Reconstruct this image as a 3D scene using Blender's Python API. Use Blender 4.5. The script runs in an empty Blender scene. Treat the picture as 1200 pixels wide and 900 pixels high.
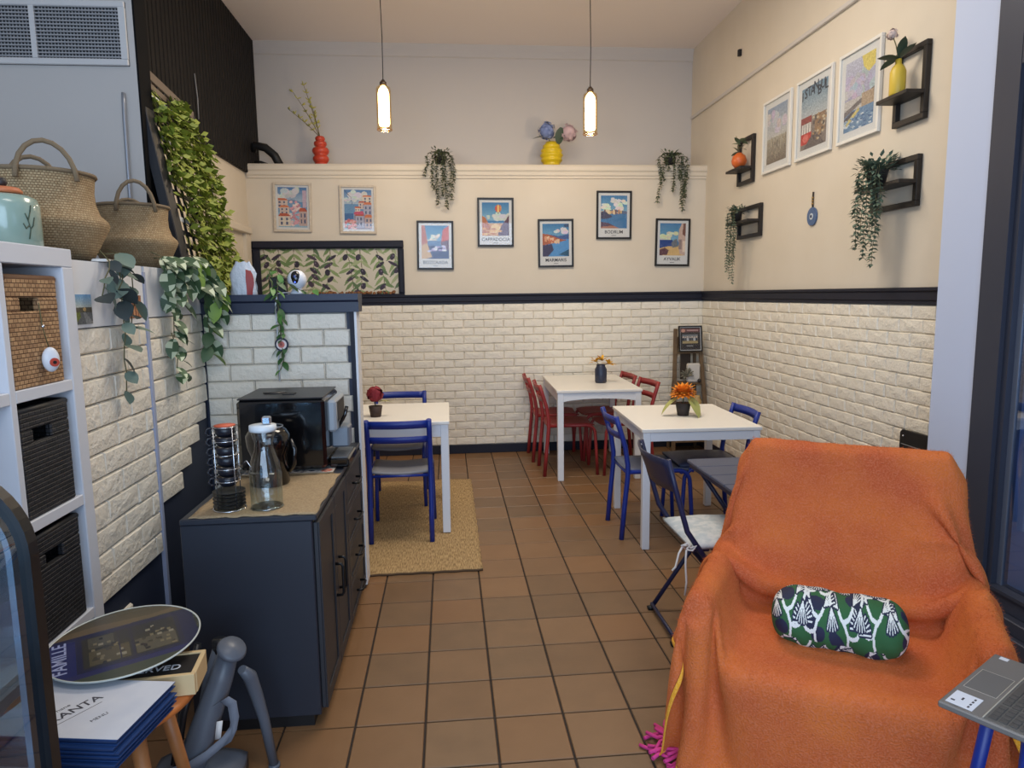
import bpy, math, random
import numpy as np
from mathutils import Vector, Matrix
random.seed(7); rng = np.random.default_rng(7)
S = bpy.context.scene
C = S.collection
R = math.radians
# ------------------------------------------------------------------ camera
cam_d = bpy.data.cameras.new('camera'); cam = bpy.data.objects.new('camera', cam_d); C.objects.link(cam)
cam_d.sensor_width = 36.0; cam_d.lens = 807.6/1200*36; cam_d.clip_start = .05
_f = Vector((0.08963116, 0.98766557, -0.12838604)); _r = Vector((0.99566967, -0.09204786, -0.01300358)); _u = Vector((0.02466085, 0.12666456, 0.99163901))
cam.matrix_world = Matrix(((_r.x, _u.x, -_f.x, 0), (_r.y, _u.y, -_f.y, 0), (_r.z, _u.z, -_f.z, 1.55), (0, 0, 0, 1)))
S.camera = cam
# ------------------------------------------------------------------ exposure, world, lights
S.view_settings.view_transform = 'Standard'; S.view_settings.look = 'None'
S.view_settings.exposure = 0.0; S.view_settings.gamma = 1.0; S.view_settings.use_curve_mapping = False
S.cycles.use_denoising = True; S.cycles.max_bounces = 8; S.cycles.diffuse_bounces = 5
S.cycles.caustics_reflective = False; S.cycles.caustics_refractive = False
S.cycles.sample_clamp_indirect = 4.0
w = bpy.data.worlds.new('world'); S.world = w; w.use_nodes = True
bg = w.node_tree.nodes['Background']; bg.inputs[0].default_value = (.42, .52, .72, 1); bg.inputs[1].default_value = .9
def area(name, loc, size, rot, power, col):
    l = bpy.data.lights.new(name, 'AREA'); l.shape = 'RECTANGLE'; l.size, l.size_y = size; l.energy = power; l.color = col
    o = bpy.data.objects.new(name, l); C.objects.link(o); o.location = loc; o.rotation_euler = rot; return o
# daylight through the shop front behind the camera
area('shop_window_daylight', (-.3, -1.35, 1.75), (3.6, 2.6), (R(90), 0, 0), 155, (.56, .75, 1.0))
area('dining_ceiling_light', (.6, 4.0, 3.93), (1.6, 1.0), (0, 0, 0), 72, (1.0, .88, .72))
area('counter_ceiling_light', (.3, .9, 3.93), (1.2, .8), (0, 0, 0), 22, (1.0, .90, .78))
# ceiling lamps of the dining area and of the counter area (above the picture)
def spotlamp(name, loc, power, col, rad=.12, parent=None):
    l = bpy.data.lights.new(name, 'POINT'); l.energy = power; l.color = col; l.shadow_soft_size = rad
    o = bpy.data.objects.new(name, l); C.objects.link(o); o.location = loc
    if parent: o.parent = parent
    return o
WARM = (1.0, .84, .64)
# ------------------------------------------------------------------ helpers
def lin(c):
    return tuple((v/12.92 if v <= .04045 else ((v+.055)/1.055)**2.4) for v in [x/255 for x in c])
MATS = {}
def mat(name, rgb, rough=.55, metal=0., var=None, bump=None, spec=.5, rand=0., sheen=0., world=False, trans=0., emit=None, alpha=1., coat=0.):
    """rgb sRGB 0-255. var=(scale, rgb2, contrast) mottles; bump=(scale, strength); rand = value jitter per object"""
    if name in MATS: return MATS[name]
    m = bpy.data.materials.new(name); m.use_nodes = True; nt = m.node_tree; b = nt.nodes['Principled BSDF']
    b.inputs['Base Color'].default_value = (*lin(rgb), 1); b.inputs['Roughness'].default_value = rough; b.inputs['Metallic'].default_value = metal
    b.inputs['Specular IOR Level'].default_value = spec
    if sheen: b.inputs['Sheen Weight'].default_value = sheen
    if coat: b.inputs['Coat Weight'].default_value = coat
    if trans: b.inputs['Transmission Weight'].default_value = trans
    if alpha < 1: b.inputs['Alpha'].default_value = alpha
    if emit: b.inputs['Emission Color'].default_value = (*lin(emit[0]), 1); b.inputs['Emission Strength'].default_value = emit[1]
    N = nt.nodes.new; L = nt.links.new
    vec = None
    if var or bump:
        if world: g = N('ShaderNodeNewGeometry'); vec = g.outputs['Position']
        else: g = N('ShaderNodeTexCoord'); vec = g.outputs['Object']
    col = None
    if var:
        n = N('ShaderNodeTexNoise'); n.inputs['Scale'].default_value = var[0]; n.inputs['Detail'].default_value = 5; L(vec, n.inputs['Vector'])
        rp = N('ShaderNodeValToRGB'); k = var[2] if len(var) > 2 else .25
        rp.color_ramp.elements[0].position = .5-k; rp.color_ramp.elements[1].position = .5+k
        rp.color_ramp.elements[0].color = (*lin(rgb), 1); rp.color_ramp.elements[1].color = (*lin(var[1]), 1)
        L(n.outputs['Fac'], rp.inputs['Fac']); col = rp.outputs['Color']
    if rand:
        oi = N('ShaderNodeObjectInfo'); mr = N('ShaderNodeMapRange'); mr.inputs['To Min'].default_value = 1-rand; mr.inputs['To Max'].default_value = 1+rand
        L(oi.outputs['Random'], mr.inputs['Value']); hs = N('ShaderNodeHueSaturation'); L(mr.outputs[0], hs.inputs['Value'])
        if col: L(col, hs.inputs['Color'])
        else: hs.inputs['Color'].default_value = (*lin(rgb), 1)
        col = hs.outputs['Color']
    if col: L(col, b.inputs['Base Color'])
    if bump:
        n = N('ShaderNodeTexNoise'); n.inputs['Scale'].default_value = bump[0]; n.inputs['Detail'].default_value = 6; n.inputs['Roughness'].default_value = .6; L(vec, n.inputs['Vector'])
        bp = N('ShaderNodeBump'); bp.inputs['Strength'].default_value = bump[1]; bp.inputs['Distance'].default_value = bump[2] if len(bump) > 2 else .01
        L(n.outputs['Fac'], bp.inputs['Height']); L(bp.outputs[0], b.inputs['Normal'])
    MATS[name] = m; return m
def weave(name, c1, c2, sx=60, sz=60, rough=.75, strength=.6, dist=.006):
    """woven strips: two crossed waves over object coordinates drive colour and relief"""
    if name in MATS: return MATS[name]
    m = bpy.data.materials.new(name); m.use_nodes = True; nt = m.node_tree; b = nt.nodes['Principled BSDF']; N = nt.nodes.new; L = nt.links.new
    b.inputs['Roughness'].default_value = rough
    tc = N('ShaderNodeTexCoord')
    br = N('ShaderNodeTexBrick'); br.inputs['Color1'].default_value = (*lin(c1), 1); br.inputs['Color2'].default_value = (*lin([(a+b_)/2 for a, b_ in zip(c1, c2)]), 1); br.inputs['Mortar'].default_value = (*lin(c2), 1)
    br.inputs['Scale'].default_value = 1; br.inputs['Brick Width'].default_value = 1/sx; br.inputs['Row Height'].default_value = 1/sz; br.inputs['Mortar Size'].default_value = .18/max(sx, sz); br.inputs['Mortar Smooth'].default_value = 1.; br.inputs['Bias'].default_value = 0
    L(tc.outputs['UV'], br.inputs['Vector']); L(br.outputs['Color'], b.inputs['Base Color'])
    bp = N('ShaderNodeBump'); bp.inputs['Strength'].default_value = strength; bp.inputs['Distance'].default_value = dist; bp.invert = True
    L(br.outputs['Fac'], bp.inputs['Height']); L(bp.outputs[0], b.inputs['Normal'])
    MATS[name] = m; return m
def attr_mat(name, rough=.6, bump=None, sheen=0.):
    if name in MATS: return MATS[name]
    m = bpy.data.materials.new(name); m.use_nodes = True; nt = m.node_tree; b = nt.nodes['Principled BSDF']
    a = nt.nodes.new('ShaderNodeAttribute'); a.attribute_name = 'Col'; nt.links.new(a.outputs['Color'], b.inputs['Base Color']); b.inputs['Roughness'].default_value = rough
    if sheen: b.inputs['Sheen Weight'].default_value = sheen
    if bump:
        tc = nt.nodes.new('ShaderNodeTexCoord'); n = nt.nodes.new('ShaderNodeTexNoise'); n.inputs['Scale'].default_value = bump[0]; n.inputs['Detail'].default_value = 4
        bp = nt.nodes.new('ShaderNodeBump'); bp.inputs['Strength'].default_value = bump[1]; bp.inputs['Distance'].default_value = bump[2]
        nt.links.new(tc.outputs['Object'], n.inputs['Vector']); nt.links.new(n.outputs['Fac'], bp.inputs['Height']); nt.links.new(bp.outputs[0], b.inputs['Normal'])
    MATS[name] = m; return m
def glass_mat(name, tint=(235, 245, 245), gloss=.12, rough=.02, density=.0):
    """thin pane: mostly clear, with a mirror share that grows at grazing angles"""
    if name in MATS: return MATS[name]
    m = bpy.data.materials.new(name); m.use_nodes = True; nt = m.node_tree; N = nt.nodes.new; L = nt.links.new
    for n in list(nt.nodes): nt.nodes.remove(n)
    o = N('ShaderNodeOutputMaterial'); t = N('ShaderNodeBsdfTransparent'); t.inputs[0].default_value = (*lin(tint), 1)
    g = N('ShaderNodeBsdfGlossy'); g.inputs['Roughness'].default_value = rough; g.inputs[0].default_value = (.95, .97, 1, 1)
    lw = N('ShaderNodeLayerWeight'); lw.inputs[0].default_value = .5; pw = N('ShaderNodeMath'); pw.operation = 'POWER'; pw.inputs[1].default_value = 5.; L(lw.outputs['Facing'], pw.inputs[0])
    ad = N('ShaderNodeMath'); ad.operation = 'MULTIPLY_ADD'; ad.inputs[1].default_value = .5; ad.inputs[2].default_value = gloss; ad.use_clamp = True; L(pw.outputs[0], ad.inputs[0]); mx = N('ShaderNodeMixShader'); L(ad.outputs[0], mx.inputs[0]); L(t.outputs[0], mx.inputs[1]); L(g.outputs[0], mx.inputs[2]); L(mx.outputs[0], o.inputs[0])
    MATS[name] = m; return m

class MB:
    """collects shapes; build() links them as one mesh object"""
    def __init__(s): s.v = []; s.f = []; s.sm = []; s.uv = None
    def add(s, vs, fs, smooth=False):
        o = len(s.v); s.v.extend([tuple(map(float, p)) for p in vs]); s.f.extend([tuple(i+o for i in f) for f in fs]); s.sm.extend([smooth]*len(fs)); return s
    def box(s, x0, x1, y0, y1, z0, z1, bev=0.):
        if bev <= 0:
            return s.add([(x0,y0,z0),(x1,y0,z0),(x1,y1,z0),(x0,y1,z0),(x0,y0,z1),(x1,y0,z1),(x1,y1,z1),(x0,y1,z1)], [(0,3,2,1),(4,5,6,7),(0,1,5,4),(1,2,6,5),(2,3,7,6),(3,0,4,7)])
        c = ((x0+x1)/2, (y0+y1)/2, (z0+z1)/2); h = ((x1-x0)/2, (y1-y0)/2, (z1-z0)/2); b = min(bev, *[q*.98 for q in h])
        vs = []; idx = {}
        for sx in (-1, 1):
            for sy in (-1, 1):
                for sz in (-1, 1):
                    for ax in range(3):
                        p = [sx*h[0], sy*h[1], sz*h[2]]
                        for k in range(3):
                            if k != ax: p[k] -= (sx, sy, sz)[k]*b
                        idx[(sx, sy, sz, ax)] = len(vs); vs.append((p[0]+c[0], p[1]+c[1], p[2]+c[2]))
        fs = []
        for ax in range(3):
            u, v_ = [(1, 2), (2, 0), (0, 1)][ax]
            for sg in (-1, 1):
                q = []
                for a, b_ in ((-1,-1),(1,-1),(1,1),(-1,1)):
                    k = [0,0,0]; k[ax] = sg; k[u] = a; k[v_] = b_; q.append(idx[(*k, ax)])
                fs.append(tuple(q if sg > 0 else q[::-1]))
        for ax in range(3):
            u, v_ = [(1, 2), (2, 0), (0, 1)][ax]
            for a in (-1, 1):
                for b_ in (-1, 1):
                    k0 = [0,0,0]; k0[u] = a; k0[v_] = b_; k1 = list(k0); k0[ax] = -1; k1[ax] = 1
                    q = [idx[(*k0, u)], idx[(*k1, u)], idx[(*k1, v_)], idx[(*k0, v_)]]
                    fs.append(tuple(q if a*b_ < 0 else q[::-1]))
        for sx in (-1, 1):
            for sy in (-1, 1):
                for sz in (-1, 1):
                    q = [idx[(sx, sy, sz, a)] for a in range(3)]; fs.append(tuple(q if sx*sy*sz > 0 else q[::-1]))
        return s.add(vs, fs)
    def obox(s, c, size, m3=None, bev=0.):
        t = MB(); t.box(-size[0]/2, size[0]/2, -size[1]/2, size[1]/2, -size[2]/2, size[2]/2, bev)
        M_ = m3 if m3 is not None else Matrix.Identity(3); c = Vector(c)
        return s.add([tuple(M_ @ Vector(p) + c) for p in t.v], t.f)
    def bar(s, a, b, wx, wy, up=(0, 0, 1), bev=0.):
        a = Vector(a); b = Vector(b); d = (b-a); L = d.length; d.normalize(); up = Vector(up)
        if abs(d.dot(up)) > .98: up = Vector((0, 1, 0))
        x = d.cross(up).normalized(); y = x.cross(d)
        return s.obox((a+b)/2, (wx, L, wy), Matrix((x, d, y)).transposed(), bev)
    def tube(s, pts, r, n=8, caps=True):
        P = [Vector(p) for p in pts]; m = len(P); rr = r if hasattr(r, '__len__') else [r]*m
        vs = []; pu = None
        for i in range(m):
            d = (P[min(i+1, m-1)]-P[max(i-1, 0)])
            d = d.normalized() if d.length > 1e-9 else Vector((0, 0, 1))
            if pu is None: u = d.orthogonal().normalized()
            else:
                u = pu-d*pu.dot(d); u = u.normalized() if u.length > 1e-6 else d.orthogonal().normalized()
            pu = u; w_ = d.cross(u)
            for k in range(n): a = 2*math.pi*k/n; vs.append(P[i]+(u*math.cos(a)+w_*math.sin(a))*rr[i])
        fs = [(i*n+k, i*n+(k+1) % n, (i+1)*n+(k+1) % n, (i+1)*n+k) for i in range(m-1) for k in range(n)]
        s.add(vs, fs, True)
        if caps: o = len(s.v)-len(vs); s.f += [tuple(o+k for k in range(n))[::-1], tuple(o+(m-1)*n+k for k in range(n))]; s.sm += [False, False]
        return s
    def lathe(s, prof, c=(0, 0, 0), n=24, sx=1., sy=1., ripple=None):
        vs = []; m = len(prof)
        for (r, z) in prof:
            for k in range(n):
                a = 2*math.pi*k/n; q = r*(1+(ripple(a, z) if ripple else 0)); vs.append((c[0]+q*math.cos(a)*sx, c[1]+q*math.sin(a)*sy, c[2]+z))
        fs = [(i*n+k, i*n+(k+1) % n, (i+1)*n+(k+1) % n, (i+1)*n+k) for i in range(m-1) for k in range(n)]
        s.add(vs, fs, True); o = len(s.v)-len(vs)
        if prof[0][0] > 1e-5: s.f.append(tuple(o+k for k in range(n))[::-1]); s.sm.append(False)
        if prof[-1][0] > 1e-5: s.f.append(tuple(o+(m-1)*n+k for k in range(n))); s.sm.append(False)
        return s
    def cyl(s, a, b, r, n=16, r1=None): return s.tube([a, b], [r, r if r1 is None else r1], n)
    def ball(s, c, r, n=12, m=8, sc=(1, 1, 1)):
        vs = []
        for i in range(m+1):
            t = math.pi*i/m
            for k in range(n): a = 2*math.pi*k/n; vs.append((c[0]+r*sc[0]*math.sin(t)*math.cos(a), c[1]+r*sc[1]*math.sin(t)*math.sin(a), c[2]-r*sc[2]*math.cos(t)))
        return s.add(vs, [(i*n+k, i*n+(k+1) % n, (i+1)*n+(k+1) % n, (i+1)*n+k) for i in range(m) for k in range(n)], True)
    def prism(s, poly, y0, y1, ax=1):
        """extrude a 2-D polygon along an axis: ax=1 poly=(x,z), ax=0 poly=(y,z), ax=2 poly=(x,y)"""
        def P(p, t): return (p[0], t, p[1]) if ax == 1 else ((t, p[0], p[1]) if ax == 0 else (p[0], p[1], t))
        n = len(poly); vs = [P(p, y0) for p in poly]+[P(p, y1) for p in poly]
        fs = [tuple(range(n)), tuple(range(2*n-1, n-1, -1))]+[(k, n+k, n+(k+1) % n, (k+1) % n) for k in range(n)]
        return s.add(vs, fs)
    def grid(s, P, smooth=True, flip=False):
        """P[i][j] points"""
        a = len(P); b = len(P[0]); fs = [(i*b+j, (i+1)*b+j, (i+1)*b+j+1, i*b+j+1) for i in range(a-1) for j in range(b-1)]
        if flip: fs = [f[::-1] for f in fs]
        return s.add([p for row in P for p in row], fs, smooth)
    def sheet(s, P, t, up=None):
        """closed slab from a grid of points, thickness t along the given direction (or -z)"""
        a = len(P); b = len(P[0]); d = Vector(up or (0, 0, -1))*t
        top = [Vector(p) for row in P for p in row]; bot = [p+d for p in top]; n = a*b
        fs = []
        for i in range(a-1):
            for j in range(b-1):
                q = (i*b+j, (i+1)*b+j, (i+1)*b+j+1, i*b+j+1); fs += [q, tuple(k+n for k in q[::-1])]
        e = [i*b for i in range(a)]+[(a-1)*b+j for j in range(1, b)]+[i*b+b-1 for i in range(a-2, -1, -1)]+[j for j in range(b-2, 0, -1)]
        for k in range(len(e)): i0, i1 = e[k], e[(k+1) % len(e)]; fs.append((i1, i0, i0+n, i1+n))
        return s.add(top+bot, fs, True)
    def mesh(s, name):
        me = bpy.data.meshes.new(name); me.from_pydata(s.v, [], s.f)
        me.polygons.foreach_set('use_smooth', s.sm); me.update(); return me
    def build(s, name, m, parent=None, loc=None, rz=0., fix=False):
        me = s.mesh(name)
        if fix:
            import bmesh
            b = bmesh.new(); b.from_mesh(me); bmesh.ops.recalc_face_normals(b, faces=b.faces); b.to_mesh(me); b.free()
        me.materials.append(m); o = bpy.data.objects.new(name, me); C.objects.link(o)
        if parent: o.parent = parent
        if loc is not None: o.location = loc
        if rz: o.rotation_euler.z = rz
        return o
def mobj(name, me, parent=None, loc=None, rot=None, sc=None):
    o = bpy.data.objects.new(name, me); C.objects.link(o)
    if parent: o.parent = parent
    if loc is not None: o.location = loc
    if rot is not None: o.rotation_euler = rot
    if sc is not None: o.scale = sc
    return o
def tag(o, label, cat, group=None):
    o['label'] = label; o['category'] = cat
    if group: o['group'] = group
    return o
def thing(name, label, cat, loc=(0, 0, 0), rz=0., group=None):
    o = bpy.data.objects.new(name, None); o.empty_display_size = .05; C.objects.link(o); o.location = loc; o.rotation_euler.z = rz
    return tag(o, label, cat, group)
def struct(o): o['kind'] = 'structure'; return o
def stuff(o): o['kind'] = 'stuff'; return o
def plabel(o, l): o['label'] = l; return o
def dup(root, loc, rz, label):
    r = root.copy(); C.objects.link(r); r.location = loc; r.rotation_euler.z = rz; r['label'] = label
    for ch in list(root.children):
        c = ch.copy(); C.objects.link(c); c.parent = r
        for g in ch.children: d = g.copy(); C.objects.link(d); d.parent = c
    return r
def box_uv(me, scale=1.):
    uv = me.uv_layers.new(name='UVMap')
    for p in me.polygons:
        n = p.normal; a = max(range(3), key=lambda k: abs(n[k]))
        for li in p.loop_indices:
            v = me.vertices[me.loops[li].vertex_index].co
            q = (v.y, v.z) if a == 0 else ((v.x, v.z) if a == 1 else (v.x, v.y)); uv.data[li].uv = (q[0]*scale, q[1]*scale)
def lathe_uv(me, rad):
    uv = me.uv_layers.new(name='UVMap')
    for p in me.polygons:
        us = []
        for li in p.loop_indices:
            v = me.vertices[me.loops[li].vertex_index].co; us.append((math.atan2(v.y, v.x)/(2*math.pi), v.z, li))
        mx = max(u for u, _, _ in us); mn = min(u for u, _, _ in us)
        for u, z, li in us: uv.data[li].uv = ((u+(1 if mx-mn > .5 and u < 0 else 0))*2*math.pi*rad, z)
def text(txt, size, m, parent, loc, rot, name='lettering', depth=.0006, align='CENTER', sx=1.):
    cu = bpy.data.curves.new(name, 'FONT'); cu.body = txt; cu.size = size; cu.align_x = align; cu.align_y = 'CENTER'; cu.extrude = depth; cu.resolution_u = 3; cu.offset = size*.012 if size > .03 else 0.
    t = bpy.data.objects.new('tmp', cu); C.objects.link(t); dg = bpy.context.evaluated_depsgraph_get()
    me = bpy.data.meshes.new_from_object(t.evaluated_get(dg)); bpy.data.objects.remove(t)
    me.materials.clear(); me.materials.append(m); return mobj(name, me, parent, loc, rot, (sx, 1, 1))
# ---- a small raster painter for flat prints; the raster becomes coloured faces of a flat grid
class Img:
    def __init__(s, w, h, c): s.w, s.h = w, h; s.a = np.zeros((h, w, 3)); s.a[:] = c; s.Y, s.X = np.mgrid[0:h, 0:w]; s.X = (s.X+.5)/w; s.Y = (s.Y+.5)/h   # y down 0..1
    def put(s, mk, c): s.a[mk] = c; return s
    def vgrad(s, y0, y1, c0, c1):
        t = np.clip((s.Y-y0)/(y1-y0), 0, 1)[..., None]; mk = (s.Y >= y0) & (s.Y <= y1); g = np.array(c0)*(1-t)+np.array(c1)*t; s.a[mk] = g[mk]; return s
    def rect(s, x0, y0, x1, y1, c): return s.put((s.X >= x0) & (s.X <= x1) & (s.Y >= y0) & (s.Y <= y1), c)
    def ell(s, x, y, rx, ry, c, rot=0.):
        dx = s.X-x; dy = s.Y-y; ca, sa = math.cos(rot), math.sin(rot); return s.put(((dx*ca+dy*sa)/rx)**2+((-dx*sa+dy*ca)/ry)**2 <= 1, c)
    def poly(s, pts, c):
        ins = np.zeros(s.X.shape, bool); n = len(pts)
        for i in range(n):
            (x0, y0), (x1, y1) = pts[i], pts[(i+1) % n]
            if y0 == y1: continue
            cnd = ((s.Y >= min(y0, y1)) & (s.Y < max(y0, y1))); xi = x0+(s.Y-y0)*(x1-x0)/(y1-y0); ins ^= cnd & (s.X < xi)
        return s.put(ins, c)
    def line(s, pts, wd, c, asp=1.):
        for (x0, y0), (x1, y1) in zip(pts[:-1], pts[1:]):
            dx, dy = (x1-x0)*asp, y1-y0; L2 = dx*dx+dy*dy+1e-12; px = (s.X-x0)*asp; py = s.Y-y0; t = np.clip((px*dx+py*dy)/L2, 0, 1)
            s.put((px-t*dx)**2+(py-t*dy)**2 <= (wd/2)**2, c)
        return s
    def noise(s, amt, seed=0, cell=1):
        g = np.random.default_rng(seed); h2, w2 = s.h//cell+1, s.w//cell+1
        n = np.kron(g.normal(0, amt, (h2, w2)), np.ones((cell, cell)))[:s.h, :s.w]; s.a = np.clip(s.a+n[..., None], 0, 255); return s
def paint(me, cols):
    """per-face colours (n,3) 0-255 sRGB -> corner attribute Col"""
    a = me.color_attributes.new('Col', 'FLOAT_COLOR', 'CORNER'); c = np.array(cols)/255.; c = np.where(c <= .04045, c/12.92, ((c+.055)/1.055)**2.4)
    lt = np.zeros(len(me.polygons), np.int32); me.polygons.foreach_get('loop_total', lt)
    buf = np.ones((lt.sum(), 4), np.float32); buf[:, :3] = np.repeat(c, lt, axis=0); a.data.foreach_set('color', buf.ravel())
def print_mesh(img, W, H, name='print', fn=None):
    """flat grid in local x (right), z (up), facing -y, centred; fn maps (x,z) to a point"""
    w_, h_ = img.w, img.h; fn = fn or (lambda x, z: (x, 0, z))
    vs = [fn(-W/2+W*i/w_, H/2-H*j/h_) for j in range(h_+1) for i in range(w_+1)]; n = w_+1
    fs = [(j*n+i, (j+1)*n+i, (j+1)*n+i+1, j*n+i+1) for j in range(h_) for i in range(w_)]
    me = bpy.data.meshes.new(name); me.from_pydata(vs, [], fs); me.update(); paint(me, img.a.reshape(-1, 3)); me.materials.append(attr_mat('print_ink', .55)); return me
# ================================================================== materials of the setting
XR, YB, YU, ZC, XLW = 2.528, 6.70, 7.11, 3.98, -1.82
m_cream = mat('cream_wall_paint', (216, 206, 190), .75, var=(3, (210, 199, 181), .3), bump=(60, .05))
m_upper = mat('upper_wall_paint', (200, 194, 188), .8, bump=(60, .05))
m_ceil = mat('ceiling_paint', (232, 223, 217), .85)
m_brick = mat('white_brick_panel', (236, 229, 214), .62, world=True, bump=(38, .65, .016), rand=.03)
m_brickb = mat('white_joint', (216, 208, 192), .7)
m_navy = mat('navy_gloss_paint', (30, 32, 46), .55, bump=(30, .05), spec=.3)
m_navyd = mat('navy_wall_paint', (38, 46, 66), .6, bump=(30, .05))
m_white = mat('white_paint', (226, 228, 232), .5)
m_bluewhite = mat('cool_white_paint', (190, 201, 226), .6); m_ventw = mat('vent_white', (198, 196, 194), .5)
m_grey = mat('grey_wall_paint', (186, 181, 176), .7, bump=(40, .04))
m_black = mat('black_paint', (20, 19, 20), .55)
m_blackslat = mat('black_stained_slat', (24, 21, 20), .7, var=(20, (17, 15, 15), .2), spec=.25)
m_grout = mat('dark_grout', (44, 34, 28), .85)
m_frame = mat('charcoal_aluminium', (60, 64, 78), .45, metal=.3)
m_tile = mat('terracotta_floor_tile', (124, 97, 70), .42, world=True, var=(7, (108, 84, 60), .3), bump=(70, .12, .004), rand=.12, spec=.45)
_nt = m_tile.node_tree; _b = _nt.nodes['Principled BSDF']; _src = _b.inputs['Base Color'].links[0].from_socket
_oi = _nt.nodes.new('ShaderNodeObjectInfo'); _wn = _nt.nodes.new('ShaderNodeTexWhiteNoise'); _wn.noise_dimensions = '1D'; _nt.links.new(_oi.outputs['Random'], _wn.inputs['W'])
_mr = _nt.nodes.new('ShaderNodeMapRange'); _mr.inputs['To Min'].default_value = 0; _mr.inputs['To Max'].default_value = .5; _nt.links.new(_wn.outputs['Value'], _mr.inputs['Value'])
_mx = _nt.nodes.new('ShaderNodeMixRGB'); _nt.links.new(_mr.outputs[0], _mx.inputs[0]); _nt.links.new(_src, _mx.inputs[1]); _mx.inputs[2].default_value = (*lin((142, 100, 62)), 1); _nt.links.new(_mx.outputs[0], _b.inputs['Base Color'])
# ---- floor
p_, ox, oy = .25436, -.37386, 2.8766
floor = struct(MB().box(-3.1, 2.75, -1.6, 7.2, -.12, -.006).build('floor', m_grout))
def tile_mb(x0, x1, y0, y1): return MB().box(x0, x1, y0, y1, -.008, 0, .0025)
g_ = .0038
tme = tile_mb(-p_/2+g_, p_/2-g_, -p_/2+g_, p_/2-g_).mesh('tile'); tme.materials.append(m_tile)
rest = MB(); nt_ = 0
for c in range(-11, 12):
    for r in range(-15, 17):
        cx, cy = ox+(c+.5)*p_, oy-(r+.5)*p_
        if cy > 6.72 or cy < -1.5: continue
        see = cx > -.75 and cy > 1.95 and not (cx < -.5 and cy < 3.6) and not (cx > 2.36 and cy < 3.2) and nt_ < 300
        if cx-p_/2 > 2.52: continue
        if cy < 2.9 and cx+p_/2 > 2.62: see = False
        if see: mobj('tile', tme, floor, (cx, cy, 0)); nt_ += 1
        else:
            x1 = min(cx+p_/2-g_, 2.54); rest.box(cx-p_/2+g_, x1, cy-p_/2+g_, cy+p_/2-g_, -.008, 0)
stuff(rest.build('floor_tiles', m_tile, floor))
# ---- walls
def wall(name, b, m): return struct(MB().box(*b).build(name, m))
wall_back = wall('wall_back', (-2.0, 2.7, YB, 7.14, 0, 2.765), m_cream)
wall('wall_upper_back', (-2.0, 2.7, YU+.03, 7.3, 2.765, 4.1), m_upper)
wall_right = wall('wall_right', (XR, 2.75, 3.16, 7.14, 0, 4.1), m_cream)
wall('wall_left', (-2.0, XLW, 3.9, 7.14, 0, 4.1), m_cream)
wall('ceiling', (-3.2, 2.8, -1.7, 7.3, ZC, 4.12), m_ceil)
wall('wall_side_grey', (-3.1, -1.515, 3.76, 3.9, 0, ZC), m_grey)
struct(MB().box(-1.5148, -1.506, 3.76, 3.9, 0, ZC).build('trim_wall_end', mat('matt_black', (14, 14, 16), .8, spec=.1)))
wall('wall_far_left', (-3.2, -3.0, -1.7, 3.9, 0, ZC), m_grey)
wf = MB().box(-3.1, 2.75, -1.7, -1.55, 0, .35).box(-3.1, 2.75, -1.7, -1.55, 3.15, ZC).box(-3.1, -2.3, -1.7, -1.55, .35, 3.15).box(1.7, 2.75, -1.7, -1.55, .35, 3.15)
struct(wf.build('wall_front', m_grey))
wall_half = wall('wall_half_left', (-1.78, -1.235, 2.385, 3.70, 0, 1.685), m_navyd)
wall_part = wall('wall_partition', (-1.235, -.478, 3.597, 3.70, 0, 1.475), m_navyd)
# ---- brick panels: every brick its own part; wall-local maps (along, up, proud) to the world
def brick_meshes(L, H, proud=.013, n=4):
    out = []
    for k in range(n):
        r = random.Random(k*11+int(L*1000)); m = MB(); b = .0065; j = lambda: r.uniform(-.0025, .0025)
        P = [(-L/2, 0, -H/2), (L/2, 0, -H/2), (L/2, 0, H/2), (-L/2, 0, H/2)]
        Q = [(-L/2+b+j(), -proud+j(), -H/2+b), (L/2-b+j(), -proud+j(), -H/2+b+j()), (L/2-b, -proud+j(), H/2-b+j()), (-L/2+b, -proud+j(), H/2-b)]
        mid = (j()*8, -proud-.003, j()*4)
        m.add(P+Q+[mid], [(4, 5, 8), (5, 6, 8), (6, 7, 8), (7, 4, 8)]+[(i, (i+1) % 4, 4+(i+1) % 4, 4+i) for i in range(4)])
        me = m.mesh('brick'); me.materials.append(m_brick); out.append(me)
    return out
def lay(parent, a0, a1, z0, z1, L, H, place, rz, skip=None, limit=300, order=None, clipmin=.03, hide=None):
    """rows from the top; bricks cut at both ends; beyond the limit, or hidden, joined as one part"""
    full = brick_meshes(L-.0015, H-.0015); n = 0; rest = MB(); row = 0; z = z1
    while z-H > z0-H*.6:
        zb = max(z-H, z0); h = z-zb; a = a0-(L/2 if row % 2 else 0)
        while a < a1-.001:
            s, e = max(a, a0), min(a+L, a1); a += L
            if e-s < clipmin or h < .02: continue
            if skip and skip((s+e)/2, (z+zb)/2): continue
            c = place((s+e)/2, (z+zb)/2)
            me = full[(row*7+int(round(a/L))*3) % 4] if (e-s > L-.004 and h > H-.004) else None
            if n < limit and not (hide and hide((s+e)/2, (z+zb)/2)):
                if me is None: me = brick_meshes(e-s-.0015, h-.0015, n=1)[0]
                mobj('brick', me, parent, c, (0, 0, rz)); n += 1
            else:
                me = me or brick_meshes(e-s-.0015, h-.0015, n=1)[0]
                M_ = Matrix.Translation(c) @ Matrix.Rotation(rz, 4, 'Z'); rest.add([tuple(M_ @ v.co) for v in me.vertices], [tuple(p.vertices) for p in me.polygons])
        z -= H; row += 1
    if rest.v: stuff(rest.build('bricks', m_brick, parent))
LB, HB = .1945, .0767
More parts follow.
